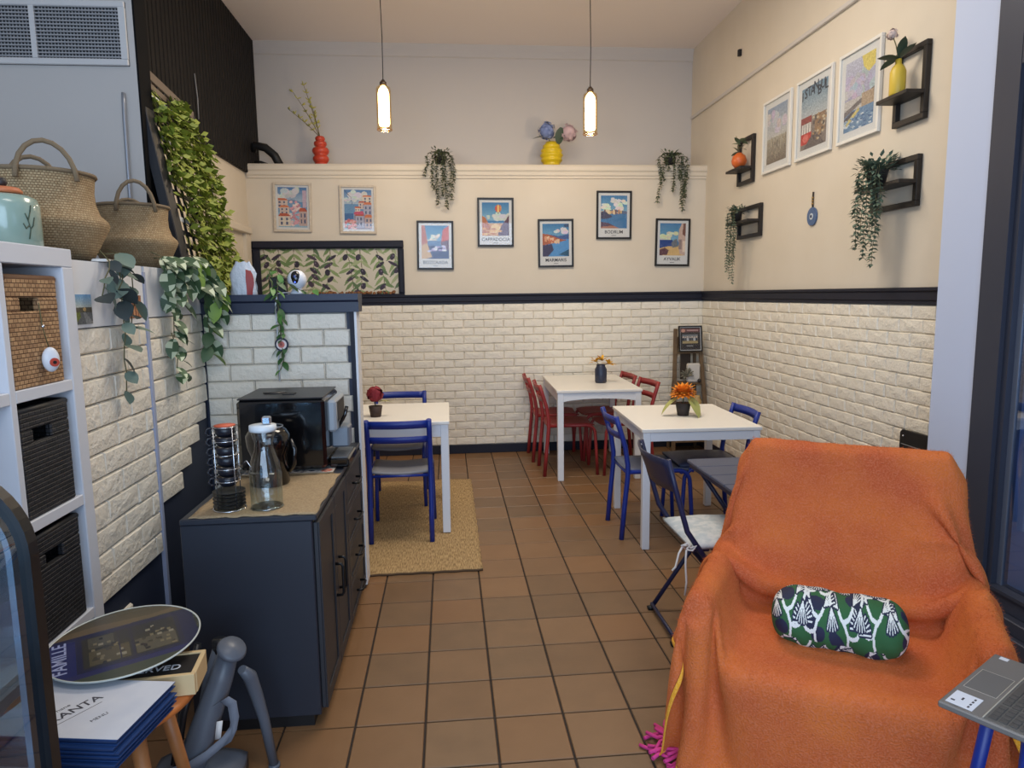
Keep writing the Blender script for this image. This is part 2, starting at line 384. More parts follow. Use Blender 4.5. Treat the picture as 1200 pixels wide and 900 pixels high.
lay(wall_back, -1.8, XR, .088, 1.468, LB, HB, lambda a, z: (a, YB, z), 0, hide=lambda a, z: a < -.75 or z < .2)
lay(wall_right, 3.17, YB-.013, .088, 1.468, LB, HB, lambda a, z: (XR, a, z), R(-90), hide=lambda a, z: z < .16 or (z < .55 and a < 3.9))
LP, HP = .236, .0855
lay(wall_part, -1.225, -.502, .1, 1.472, LP, HP, lambda a, z: (a, 3.597, z), 0, hide=lambda a, z: z < .72)
def half_skip(a, z):   # panels were cut away in steps above the navy paint near the cabinet
    lim = .36+.62*max(0, a-2.62)+(.10 if int(z/.0855) % 2 else 0)
    return z < lim
lay(wall_half, 2.39, 2.93, .3, 1.455, LP, HP+.002, lambda a, z: (-1.235, a, z), R(90), skip=half_skip)
lay(wall_half, 2.955, 3.58, .3, 1.475, LP, HP+.002, lambda a, z: (-1.235, a, z), R(90), skip=half_skip)
MB().box(-1.236, -1.224, 2.387, 2.93, 1.458, 1.683).build('white_board', m_white, wall_half)
MB().box(-1.236, -1.224, 2.955, 3.585, 1.478, 1.683).build('white_board', m_white, wall_half)
MB().box(-1.236, -1.219, 2.932, 2.952, .15, 1.66).build('joint_strip', mat('pale_blue_strip', (168, 176, 202), .4), wall_half)
# ---- trims
def trim(name, mb, m): return struct(mb.build(name, m))
prof_rail = [(0, 1.468), (.018, 1.47), (.018, 1.487), (.026, 1.495), (.026, 1.535), (.036, 1.545), (.036, 1.560), (0, 1.562)]
trim('trim_rail_back', MB().prism([(YB-a, z) for a, z in prof_rail], -1.82, XR, 0), m_navy)
trim('trim_rail_right', MB().prism([(XR-a, z) for a, z in prof_rail], 3.16, YB-.001, 1), m_navy)
trim('baseboard_back', MB().box(-1.82, XR, YB-.016, YB, 0, .086, .003), m_navy)
trim('baseboard_right', MB().box(XR-.016, XR, 3.16, YB-.017, 0, .086, .003), m_navy)
led = [(0, 2.64), (.012, 2.642), (.012, 2.662), (.022, 2.672), (.022, 2.70), (.034, 2.715), (.034, 2.75), (.02, 2.768), (0, 2.77)]
trim('trim_ledge', MB().prism([(YB-a, z) for a, z in led], -1.80, XR, 0), m_cream)
trim('trim_right_upper', MB().box(XR-.022, XR, 3.17, YU, 3.295, 3.325, .004), m_upper)
trim('trim_cornice', MB().prism([(YU+.03, 3.86), (YU+.015, 3.87), (YU+.01, 3.93), (YU-.01, 3.98), (YU+.03, 3.98)], -1.8, XR, 0), m_upper)
trim('trim_lintel', MB().box(XLW, XLW+.05, 5.2, 6.64, 2.13, 2.19, .006).box(XLW, XLW+.03, 6.50, 6.64, .0, 2.13), m_cream)
cap = MB().prism([(3.56, 1.555), (3.56, 1.535), (3.572, 1.525), (3.572, 1.475), (3.715, 1.475), (3.715, 1.525), (3.727, 1.535), (3.727, 1.567), (3.56, 1.567)], -1.24, -.452, 0)
struct(cap.build('trim_partition_cap', mat('navy_cap', (30, 38, 62), .45)))
trim('trim_partition_edge', MB().box(-.500, -.478, 3.583, 3.597, 0, 1.475), m_navy)
trim('trim_partition_end', MB().box(-.478, -.466, 3.583, 3.705, 0.02, 1.475), m_white)
# ---- black slatted cladding of the upper left wall: each slat a part
sl = struct(MB().box(XLW, XLW+.012, 3.92, 7.12, 2.69, ZC).build('wall_slat_cladding', m_black))
sme = MB().box(-.0, .022, -.027, .027, 2.69, ZC-.002, .004).mesh('slat'); sme.materials.append(m_blackslat)
y = 3.95
while y < 7.1: mobj('slat', sme, sl, (XLW+.012, y, random.uniform(-.004, .004)*0)); y += .068
# ---- pilaster and glazing on the right
wall('wall_pilaster', (2.36, 2.75, 2.885, 3.16, 0, 4.1), m_bluewhite)
wall('wall_right_front', (2.5, 2.75, -1.55, -.6, 0, 4.1), m_grey)
win = struct(MB().box(2.352, 2.44, 2.75, 2.884, 0, ZC).build('window_1', m_frame))
def wp(nm, mb, m=m_frame): return mb.build(nm, m, win)
wp('frame_lip', MB().box(2.372, 2.43, 2.72, 2.75, .12, ZC)); wp('frame_lip', MB().box(2.40, 2.43, 2.695, 2.72, .12, ZC), mat('steel_bead', (120, 126, 140), .35, metal=.4))
wp('transom', MB().box(2.352, 2.44, -.6, 2.75, 2.455, 2.565, .004)); wp('transom_lip', MB().box(2.385, 2.43, -.6, 2.72, 2.42, 2.455))
wp('bottom_rail', MB().box(2.365, 2.44, -.6, 2.75, .16, .25, .004)); wp('bottom_bead', MB().box(2.352, 2.37, -.6, 2.75, .235, .25))
wp('sill', MB().box(2.30, 2.46, -.6, 2.884, 0, .10, .004)); wp('sill_step', MB().box(2.325, 2.46, -.6, 2.884, .10, .16, .004))
wp('mullion', MB().box(2.352, 2.44, 1.25, 1.35, .16, ZC)); wp('mullion', MB().box(2.352, 2.44, -.62, -.5, 0, ZC))
gl = glass_mat('window_glass', (205, 215, 228), .16)
for y0, y1 in ((1.35, 2.70), (-.5, 1.25)):
    wp('pane', MB().box(2.404, 2.41, y0, y1, .25, 2.42), gl); wp('pane', MB().box(2.404, 2.41, y0, y1, 2.565, ZC), gl)
# pavement and the brick front across the passage
struct(MB().box(2.75, 9, -6, 9, -.15, -.05).build('pavement', mat('grey_pavement', (120, 120, 122), .8)))
ow = struct(MB().box(4.6, 4.9, -3, 8.5, -.05, 3.4).build('wall_outside', mat('pale_outdoor_brick', (150, 146, 138), .8)))
obm = brick_meshes(.39, .135, .02, 2)
for i in range(8):
    for j in range(14): mobj('brick', obm[(i+j) % 2], ow, (4.6, 2.6+.4*j+(.2 if i % 2 else 0)-2.4, .1+.14*i+.0), (0, 0, R(-90)))
# ---- air grille on the grey wall
gx0, gx1, gz0, gz1 = -2.30, -1.545, 2.70, 3.0; yg = 3.76
vent = thing('air_vent', 'white louvred air grille high on the grey wall', 'vent', (-1.92, yg, gz0))
def vp(nm, b, m): return MB().box(b[0]+1.92, b[1]+1.92, b[2]-yg, b[3]-yg, b[4]-gz0, b[5]-gz0, b[6] if len(b) > 6 else 0).build(nm, m, vent)
vp('backing', (gx0, gx1, yg-.004, yg, gz0, gz1), mat('vent_dark', (34, 34, 36), .9))
vp('frame', (gx0, gx1, yg-.02, yg-.004, gz1-.028, gz1, .003), m_ventw); vp('frame', (gx0, gx1, yg-.02, yg-.004, gz0, gz0+.03, .003), m_ventw)
vp('frame', (gx1-.03, gx1, yg-.02, yg-.004, gz0+.03, gz1-.028), m_ventw); vp('mullion', (-1.99, -1.965, yg-.02, yg-.004, gz0+.03, gz1-.028), m_ventw)
m_lv = mat('grille_grey', (150, 150, 152), .5)
lvA = MB().box(-.30, .30, 0, .01, 0, .006).mesh('louvre'); lvA.materials.append(m_lv)
for k in range(15):
    z = .036+k*.0166
    MB().box(gx0+1.92, -1.99+1.92, -.016, -.008, z, z+.006).build('louvre', m_lv, vent); MB().box(-1.965+1.92, gx1-.03+1.92, -.016, -.008, z, z+.006).build('louvre', m_lv, vent)
fin = MB().box(0, .004, -.010, -.004, .03, .272).mesh('fin'); fin.materials.append(m_lv)
for k in range(46):
    x = gx0+1.92+.01+k*.0155
    if not (-.075 < x < -.04) and x < gx1-.035+1.92: mobj('fin', fin, vent, (x, 0, 0))
tag(MB().tube([(-1.582, 3.745, 2.57), (-1.580, 3.735, 2.52), (-1.582, 3.735, 2.44), (-1.588, 3.74, 2.1), (-1.59, 3.74, 1.70)], .009, 8).build('conduit', mat('galvanised', (140, 144, 152), .4, metal=.5)), 'thin grey metal conduit running down the grey wall behind the baskets', 'pipe')

tag(MB().tube([(-1.777, 5.396, 3.16), (-1.77, 5.405, 3.0), (-1.777, 5.42, 2.85)], .004, 6).build('loose_wire', m_lv), 'thin pale wire hanging on the black slats', 'wire')
# ================================================================== tables and chairs
m_tab = mat('white_table_lacquer', (236, 232, 224), .38)
m_tableg = mat('white_table_leg', (226, 228, 232), .42)
def table(label, x0, x1, y0, y1, h, rz=0., leg=.05, apron=.075, curved=False):
    cx, cy = (x0+x1)/2, (y0+y1)/2; a, b = (x1-x0)/2, (y1-y0)/2
    t = thing('dining_table', label, 'table', (cx, cy, 0), rz, 'white dining tables')
    MB().box(-a, a, -b, b, h-.022, h, .003).build('tabletop', m_tab, t)
    i = .008
    for sx in (-1, 1):
        for sy in (-1, 1):
            MB().box(*sorted((sx*(a-i), sx*(a-i-leg))), *sorted((sy*(b-i), sy*(b-i-leg))), 0, h-.022, .003).build('leg', m_tableg, t)
    zt = h-.022
    for sy in (-1, 1):
        if curved:
            n = 12; pts = [(-a+i+leg, zt)]+[(-a+i+leg+(2*(a-i-leg))*k/n, zt-apron+.022*math.sin(math.pi*k/n)**.7) for k in range(n+1)]+[(a-i-leg, zt)]
            MB().prism(pts, *sorted((sy*(b-i-.006), sy*(b-i-.026)))).build('apron', m_tableg, t)
        else: MB().box(-a+i+leg, a-i-leg, *sorted((sy*(b-i-.006), sy*(b-i-.026))), zt-apron, zt).build('apron', m_tableg, t)
    for sx in (-1, 1): MB().box(*sorted((sx*(a-i-.006), sx*(a-i-.026))), -b+i+leg, b-i-leg, zt-apron, zt).build('apron', m_tableg, t)
    return t
table('white dining table against the back wall between the red chairs', .885, 1.60, 5.53, 6.62, .765, R(-1.5), .05, .075, True)
table('white dining table with the orange flower, between blue chairs', 1.145, 1.875, 3.92, 4.80, .747, R(-2), .046, .055)
table('white dining table standing on the jute rug behind the partition', -1.25, -.01, 4.37, 5.17, .742, 0, .05, .08).location.z = .0095

def tubular_chair(name, label, cat_group, frame, seatm, cushion=False):
    t = thing(name, label, 'chair', group=cat_group)
    w = .19
    for s in (-1, 1):
        MB().tube([(s*w, -.245, 0), (s*w, -.228, .2), (s*w, -.208, .40), (s*w, -.207, .48), (s*w, -.225, .60), (s*w, -.262, .72), (s*w, -.285, .79)], .0165, 8).build('back_leg', frame, t)
        arc = [(s*w, -.205, .435), (s*w, .12, .435)]+[(s*w, .12+.075*math.sin(q), .36+.075*math.cos(q)) for q in [math.pi/2*k/6 for k in range(1, 7)]]+[(s*w*1.02, .205, .2), (s*w*1.04, .215, 0)]
        MB().tube(arc, .0135, 8).build('front_leg', frame, t)
    # seat: shallow dished panel
    n = 9; P = [[(-.182+.364*i/(n-1), -.205+.395*j/(n-1), .452-.014*math.sin(math.pi*i/(n-1))-.018*max(0, (j-6)/2)**2*.6) for j in range(n)] for i in range(n)]
    MB().sheet(P, .012).build('seat', seatm, t, fix=True)
    for z, y, h in ((.762, -.276, .05), (.662, -.243, .042)):
        m = 9; P = [[(-w+2*w*i/(m-1), y-.028*math.sin(math.pi*i/(m-1))+(-.012 if k else 0), z+(h/2 if k else -h/2)) for k in (0, 1)] for i in range(m)]
        MB().sheet(P, .012, (0, 1, 0)).build('back_rail', frame, t, fix=True)
    MB().tube([(-w, -.2, .42), (w, -.2, .42)], .010, 6).build('crossbar', frame, t)
    MB().tube([(-w, .14, .42), (w, .14, .42)], .010, 6).build('crossbar', frame, t)
    return t
m_red = mat('red_paint', (150, 46, 46), .42); m_redseat = mat('red_seat', (140, 50, 46), .45)
m_blue = mat('cobalt_paint', (24, 48, 136), .4); m_blueseat = mat('slate_blue_seat', (92, 100, 122), .55); m_bluegrey = mat('grey_seat', (126, 128, 136), .6)
red = tubular_chair('dining_chair', 'x', 'red tubular dining chairs', m_red, m_redseat)
G = 'red tubular dining chairs'
red.location = (.80+.235, 5.91, 0); red.rotation_euler.z = R(-90); red['label'] = 'red chair on the left of the back table, nearer the camera'
dup(red, (.765+.235, 6.43, 0), R(-90), 'red chair on the left of the back table, nearer the back wall')
dup(red, (1.72-.235, 5.90, 0), R(90+8), 'red chair on the right of the back table, nearer the camera')
dup(red, (1.665-.235, 6.42, 0), R(90+4), 'red chair on the right of the back table, nearer the back wall')
blue = tubular_chair('dining_chair', 'x', 'blue tubular dining chairs', m_blue, m_blueseat)
blue.location = (1.06+.245, 4.325, 0); blue.rotation_euler.z = R(-90); blue['label'] = 'blue chair with a slate seat on the left of the orange flower table'
# chair on the right with a padded seat
bc = dup(blue, (1.915-.245, 4.36, 0), R(90), 'blue chair with a dark padded seat on the right of the orange flower table')
pad = MB()
n = 11; P = [[(-.19+.38*i/(n-1), -.20+.42*j/(n-1), .462+.022*(1-abs(2*i/(n-1)-1)**4)*(1-abs(2*j/(n-1)-1)**4)) for j in range(n)] for i in range(n)]
pad.sheet(P, .018); pad.build('seat_pad', mat('navy_vinyl', (52, 58, 84), .45, bump=(40, .1)), bc, fix=True)
bl = tubular_chair('dining_chair', 'x', 'blue tubular dining chairs', m_blue, m_bluegrey)
bl.location = (-.135-.19, 4.228+.245, .0095); bl.rotation_euler.z = 0; bl['label'] = 'blue chair with a grey seat in front of the table on the rug'
dup(bl, (-.395, 5.20, .0095), R(180), 'blue chair with a grey seat on the far side of the table on the rug')
# ---- folding bistro chair (navy) and its relatives
m_nv = mat('dark_navy_paint', (27, 32, 66), .45); m_nvp = mat('navy_panel', (34, 38, 66), .4); m_rivet = mat('steel', (190, 192, 198), .3, metal=.9)
fc = thing('folding_chair', 'navy folding bistro chair with crossed legs beside the armchair', 'chair', (1.0, 2.98, 0), 0)
w = .205   # local: facing +x, y across
for s in (-1, 1):
    MB().tube([(-.09, s*w, .85), (-.055, s*w, .72), (.0, s*w, .53), (.10, s*w, .38), (.40, s*w, .012)], .012, 8).build('long_leg', m_nv, fc)
    MB().tube([(.29, s*(w-.026), .43), (.16, s*(w-.026), .30), (-.035, s*(w-.026), .012)], .011, 8).build('rear_leg', m_nv, fc)
    MB().cyl((-.055, s*(w-.026), .006), (-.02, s*(w-.026), .014), .014, 8).build('foot_cap', m_black, fc)
MB().tube([(-.035, -w+.026, .03), (-.035, w-.026, .03)], .009, 6).build('crossbar', m_nv, fc)
MB().tube([(.39, -w, .03), (.39, w, .03)], .009, 6).build('crossbar', m_nv, fc)
m = 11; P = [[(-.094-.045*math.sin(math.pi*i/(m-1))+.056*(1-k/4), -w-.006+2*(w+.006)*i/(m-1), .70+.15*k/4) for k in range(5)] for i in range(m)]
bp_ = MB().sheet(P, .009, (-1, 0, 0)).build('backrest', m_nvp, fc, fix=True)
for s in (-1, 1):
    for z in (.72, .83): MB().ball((-.09+(.85-z)*.37-.006-.006, s*(w-.014), z), .006, 8, 6).build('rivet', m_rivet, bp_)
for k in range(4): MB().box(.03+.085*k, .105+.085*k, -w+.012, w-.012, .432, .446, .003).build('seat_slat', m_nvp, fc)
# cushion with ties
cu = thing('seat_cushion', 'pale tied seat cushion on the navy folding chair', 'cushion', (1.19, 2.98, .447))
n = 15; P = [[(-.17+.35*i/(n-1), -.2+.4*j/(n-1), .014+.030*(1-abs(2*i/(n-1)-1)**5)*(1-abs(2*j/(n-1)-1)**5)*(.85+.15*math.cos(4*math.pi*i/(n-1))*math.cos(4*math.pi*j/(n-1)))) for j in range(n)] for i in range(n)]
m_cush = mat('pale_blue_cotton', (204, 208, 210), .85, var=(26, (182, 192, 198), .08), bump=(120, .25, .004))
MB().sheet(P, .014).build('pad', m_cush, cu, fix=True)
tm = mat('white_tape', (226, 226, 222), .8)
MB().tube([(-.17, -.2, .02), (-.20, -.225, .015), (-.205, -.232, -.05), (-.20, -.235, -.13), (-.205, -.232, -.19)], .0045, 6).build('tie', tm, cu)
MB().tube([(-.18, -.2, .02), (-.215, -.225, .03), (-.235, -.232, .0), (-.25, -.235, -.06), (-.265, -.235, -.075)], .0045, 6).build('tie', tm, cu)
MB().tube([(-.20, -.225, .012), (-.225, -.235, .035), (-.20, -.238, .045), (-.185, -.23, .02), (-.16, -.235, .03), (-.175, -.232, .008), (-.2, -.225, .012)], .004, 6).build('bow', tm, cu)
# bistro table with slatted top
bt = thing('bistro_table', 'navy folding bistro table with plank top behind the armchair', 'table', (1.475, 3.05, 0))
m_slate = mat('slate_plank', (78, 84, 104), .5)
for k in range(4): MB().box(-.27, .27, -.325+.163*k, -.325+.163*k+.158, .682, .70, .004).build('plank', m_slate, bt)
MB().box(-.26, .26, -.315, .315, .660, .6815).build('rim', m_nv, bt)
for s in (-1, 1):
    MB().tube([(-.22, s*.29, .66), (.22, s*.29, .012)], .012, 8).build('leg', m_nv, bt); MB().tube([(.22, s*.262, .66), (-.22, s*.262, .012)], .012, 8).build('leg', m_nv, bt)
# folded black chair leaning on the right wall
fb = thing('folding_chair', 'black folded chair leaning on the brick wall behind the armchair', 'chair', (2.36, 3.33, 0))
P = [[(.075-.0, -.16+.32*i/8, .57+.22*k/4) for k in range(5)] for i in range(9)]
poly = [(-.16, .56), (.16, .56), (.16, .78), (.145, .797), (-.145, .80), (-.16, .782)]
bpn = MB().prism(poly, .082, .094, 0).build('backrest', m_black, fb)
for y in (-.13, .13): MB().ball((.08, y, .765), .005, 8, 6).build('rivet', m_rivet, bpn)
MB().box(.0795, .082, -.145, .145, .718, .7205).build('groove', mat('pale_seam', (150, 150, 150), .5), bpn)
for s in (-1, 1):
    MB().tube([(.09, s*.15, .6), (-.04, s*.15, .012)], .011, 8).build('leg', m_black, fb); MB().tube([(.10, s*.125, .5), (.06, s*.125, .012)], .011, 8).build('leg', m_black, fb)
MB().box(.05, .065, -.14, .14, .16, .5).build('seat', m_black, fb)
# ---- jute rug
m_jute = None
def jute():
    m = bpy.data.materials.new('jute'); m.use_nodes = True; nt = m.node_tree; b = nt.nodes['Principled BSDF']; N = nt.nodes.new; L = nt.links.new
    tc = N('ShaderNodeTexCoord'); mp = N('ShaderNodeMapping'); mp.inputs['Scale'].default_value = (160, 22, 1); L(tc.outputs['Object'], mp.inputs[0])
    n = N('ShaderNodeTexNoise'); n.inputs['Scale'].default_value = 1; n.inputs['Detail'].default_value = 3; L(mp.outputs[0], n.inputs['Vector'])
    rp = N('ShaderNodeValToRGB'); rp.color_ramp.elements[0].position = .3; rp.color_ramp.elements[1].position = .72; rp.color_ramp.elements[0].color = (*lin((122, 96, 62)), 1); rp.color_ramp.elements[1].color = (*lin((196, 166, 118)), 1)
    L(n.outputs['Fac'], rp.inputs['Fac']); L(rp.outputs[0], b.inputs['Base Color']); b.inputs['Roughness'].default_value = .95
    bp = N('ShaderNodeBump'); bp.inputs['Strength'].default_value = .6; bp.inputs['Distance'].default_value = .004; L(n.outputs['Fac'], bp.inputs['Height']); L(bp.outputs[0], b.inputs['Normal']); return m
m_jute = jute()
rug = thing('jute_rug', 'woven jute rug under the table behind the partition', 'rug', (-.57, 4.72, 0))
P = [[(-.73+1.46*i/40+.004*math.sin(j*1.7), -.99+1.97*j/54+.02*(i/40)+.004*math.sin(i*1.9), .006+.003*math.sin(i*.5+j*.3)) for j in range(55)] for i in range(41)]
MB().sheet(P, .005).build('weave', m_jute, rug, fix=True)
MB().tube([(-.73+1.46*i/40, -.995+.02*(i/40)+.004*math.sin(i*1.9), .006) for i in range(41)], .0065, 6).build('bound_edge', mat('jute_binding', (84, 64, 44), .9), rug)
# ================================================================== pendants
def pendant(label, x, y, zb, zt):
    t = thing('pendant_lamp', label, 'lamp', (x, y, zb), 0, 'glass tube pendant lamps')
    h = zt-zb; r = .058
    MB().tube([(0, 0, h+.03), (.004, 0, h+.35), (-.002, 0, ZC-zb-.02)], .0035, 6).build('cord', m_black, t)
    MB().lathe([(.0, .0), (.045, .0), (.045, .018), (.0, .02)], (0, 0, ZC-zb-.021), 16).build('ceiling_rose', m_black, t)
    MB().lathe([(.0, h+.045), (.012, h+.044), (.02, h+.03), (.026, h+.028), (.027, h+.005), (.0, h+.004)], n=16).build('socket_cap', mat('bronze', (92, 76, 62), .4, metal=.6), t)
    MB().lathe([(r, 0), (r, h-.035), (r*.9, h-.012), (.03, h+.002), (.024, h+.006)], n=28).build('glass_shade', glass_mat('amber_glass', (255, 238, 205), .10), t).data.polygons.foreach_set('use_smooth', [True]*0 or [True]*(28*4+2))
    MB().tube([(r*math.cos(a), r*math.sin(a), .003) for a in [2*math.pi*k/28 for k in range(29)]], .0035, 6, False).build('rim', glass_mat('amber_rim', (236, 196, 120), .2), t)
    MB().lathe([(.002, .03), (.036, .034), (.043, .05), (.043, h-.06), (.036, h-.03), (.014, h)], n=16).build('bulb', mat('lit_bulb', (255, 240, 210), emit=((255, 226, 178), 13.)), t)
    spotlamp('pendant_light', (0, 0, -.03), 11, WARM, .05, t)
for o in ():
    pass
pendant('lit glass tube pendant above the table on the rug', -.462, 5.70, 2.845, 3.18)
pendant('lit glass tube pendant above the back table', 1.178, 5.70, 2.825, 3.15)
# ================================================================== pictures
m_fblack = mat('black_frame', (24, 22, 22), .4); m_fwhite = mat('white_frame', (222, 220, 214), .45); m_fbeige = mat('limed_frame', (206, 194, 176), .6, var=(40, (190, 176, 158), .2))
m_mount = mat('mount_board', (226, 224, 220), .8); m_ink = mat('dark_ink', (58, 58, 66), .7)
pgl = glass_mat('picture_glass', (250, 251, 252), .022)
def picture(label, loc, W, H, frame, art, title=None, facing=0., bar=.018, border=(.03, .03, .03, .03), name='framed_picture', group='framed pictures', sub=True, tilt=0., tsize=.043):
    t = thing(name, label, 'picture', loc, facing, group); t.rotation_euler.y = tilt
    d = .022
    m = MB()
    for b in ((-W/2, W/2, H/2-bar, H/2), (-W/2, W/2, -H/2, -H/2+bar), (-W/2, -W/2+bar, -H/2+bar, H/2-bar), (W/2-bar, W/2, -H/2+bar, H/2-bar)):
        MB().box(b[0], b[1], -d, -.001, b[2], b[3], .002).build('frame_bar', frame, t)
    MB().box(-W/2+bar, W/2-bar, -.010, -.004, -H/2+bar, H/2-bar).build('mount', m_mount, t)
    l, r_, tp, bt_ = border; pw, ph = W-2*bar-l-r_, H-2*bar-tp-bt_
    mobj('print', print_mesh(art, pw, ph), t, ((l-r_)/2, -.0108, (bt_-tp)/2))
    if title:
        zt = -H/2+bar+bt_*.58
        text(title, tsize, m_ink, t, (0, -.0112, zt), (R(90), 0, 0), sx=1.0, depth=.0003)
        if sub: MB().box(-.022, .022, -.0115, -.0105, zt-.034, zt-.030).build('caption', m_ink, t)
    MB().box(-W/2+bar, W/2-bar, -.0165, -.0150, -H/2+bar, H/2-bar).build('glass', pgl, t)
    return t
SKY, SKY2, CLOUD, SEA, SAND, TERRA, WALLC, DARK = (66, 128, 176), (150, 186, 206), (232, 228, 214), (44, 78, 140), (222, 184, 122), (206, 98, 52), (214, 190, 176), (52, 44, 62)
def clouds(im, spots, c=CLOUD, rs=0):
    g = random.Random(rs)
    for x, y, s in spots:
        for _ in range(9): im.ell(x+g.uniform(-s, s), y+g.uniform(-s*.3, s*.25), s*g.uniform(.25, .5), s*g.uniform(.15, .3), tuple(min(255, v+g.uniform(-14, 12)) for v in c))
def houses(im, spots, rs=0):
    g = random.Random(rs)
    for x, y, w_, h_ in spots:
        c = g.choice([(214, 190, 176), (226, 210, 190), (198, 170, 160), (180, 176, 190)])
        im.rect(x, y, x+w_, y+h_, c); im.poly([(x-.02, y), (x+w_+.02, y), (x+w_*.75, y-h_*.25), (x+w_*.15, y-h_*.25)], g.choice([TERRA, (216, 120, 70), (190, 84, 52)]))
        for i in range(2):
            for j in range(2): im.rect(x+w_*(.18+.42*i), y+h_*(.15+.42*j), x+w_*(.36+.42*i), y+h_*(.4+.42*j), (78, 88, 120))
def art_village(k):
    im = Img(54, 80, SKY2); im.vgrad(0, .45, (88, 128, 176), (206, 212, 214)); im.rect(0, .36, 1, .62, (112, 152, 188)); g = random.Random(k)
    clouds(im, [(.5, .14, .3), (.2, .25, .2)], (214, 216, 214), k)
    if k == 1:
        im.poly([(0, .34), (.5, .30), (.75, .36), (0, .4)], (120, 140, 170)); houses(im, [(-.05, .32, .38, .2), (.05, .5, .34, .2), (.0, .72, .42, .26)], 2)
        for _ in range(60): im.ell(g.uniform(.42, .85), g.uniform(.35, .95), .05, .03, g.choice([(236, 196, 190), (226, 160, 168), (240, 214, 204), (206, 140, 150)]))
        houses(im, [(.72, .6, .28, .36)], 5); im.rect(.86, .08, .98, .5, (206, 178, 190))
    else:
        houses(im, [(.66, .18, .4, .16), (.52, .33, .26, .16), (.7, .38, .34, .28), (.38, .46, .2, .16)], 4); im.rect(.36, .62, 1, 1, (150, 140, 160)); houses(im, [(.4, .66, .3, .3), (.74, .7, .3, .28)], 9)
        im.poly([(.36, .56), (.68, .54), (.72, .62), (.34, .62)], (206, 84, 110)); im.rect(0, .6, .34, .82, (70, 110, 160))
        for _ in range(40): im.ell(g.uniform(0, .4), g.uniform(.76, 1), .06, .03, g.choice([(230, 150, 140), (214, 110, 110), (236, 190, 180), (120, 120, 90)]))
        im.line([(.0, .0), (.25, .2), (.3, .4)], .012, (60, 60, 80))
    return im.noise(7, k)
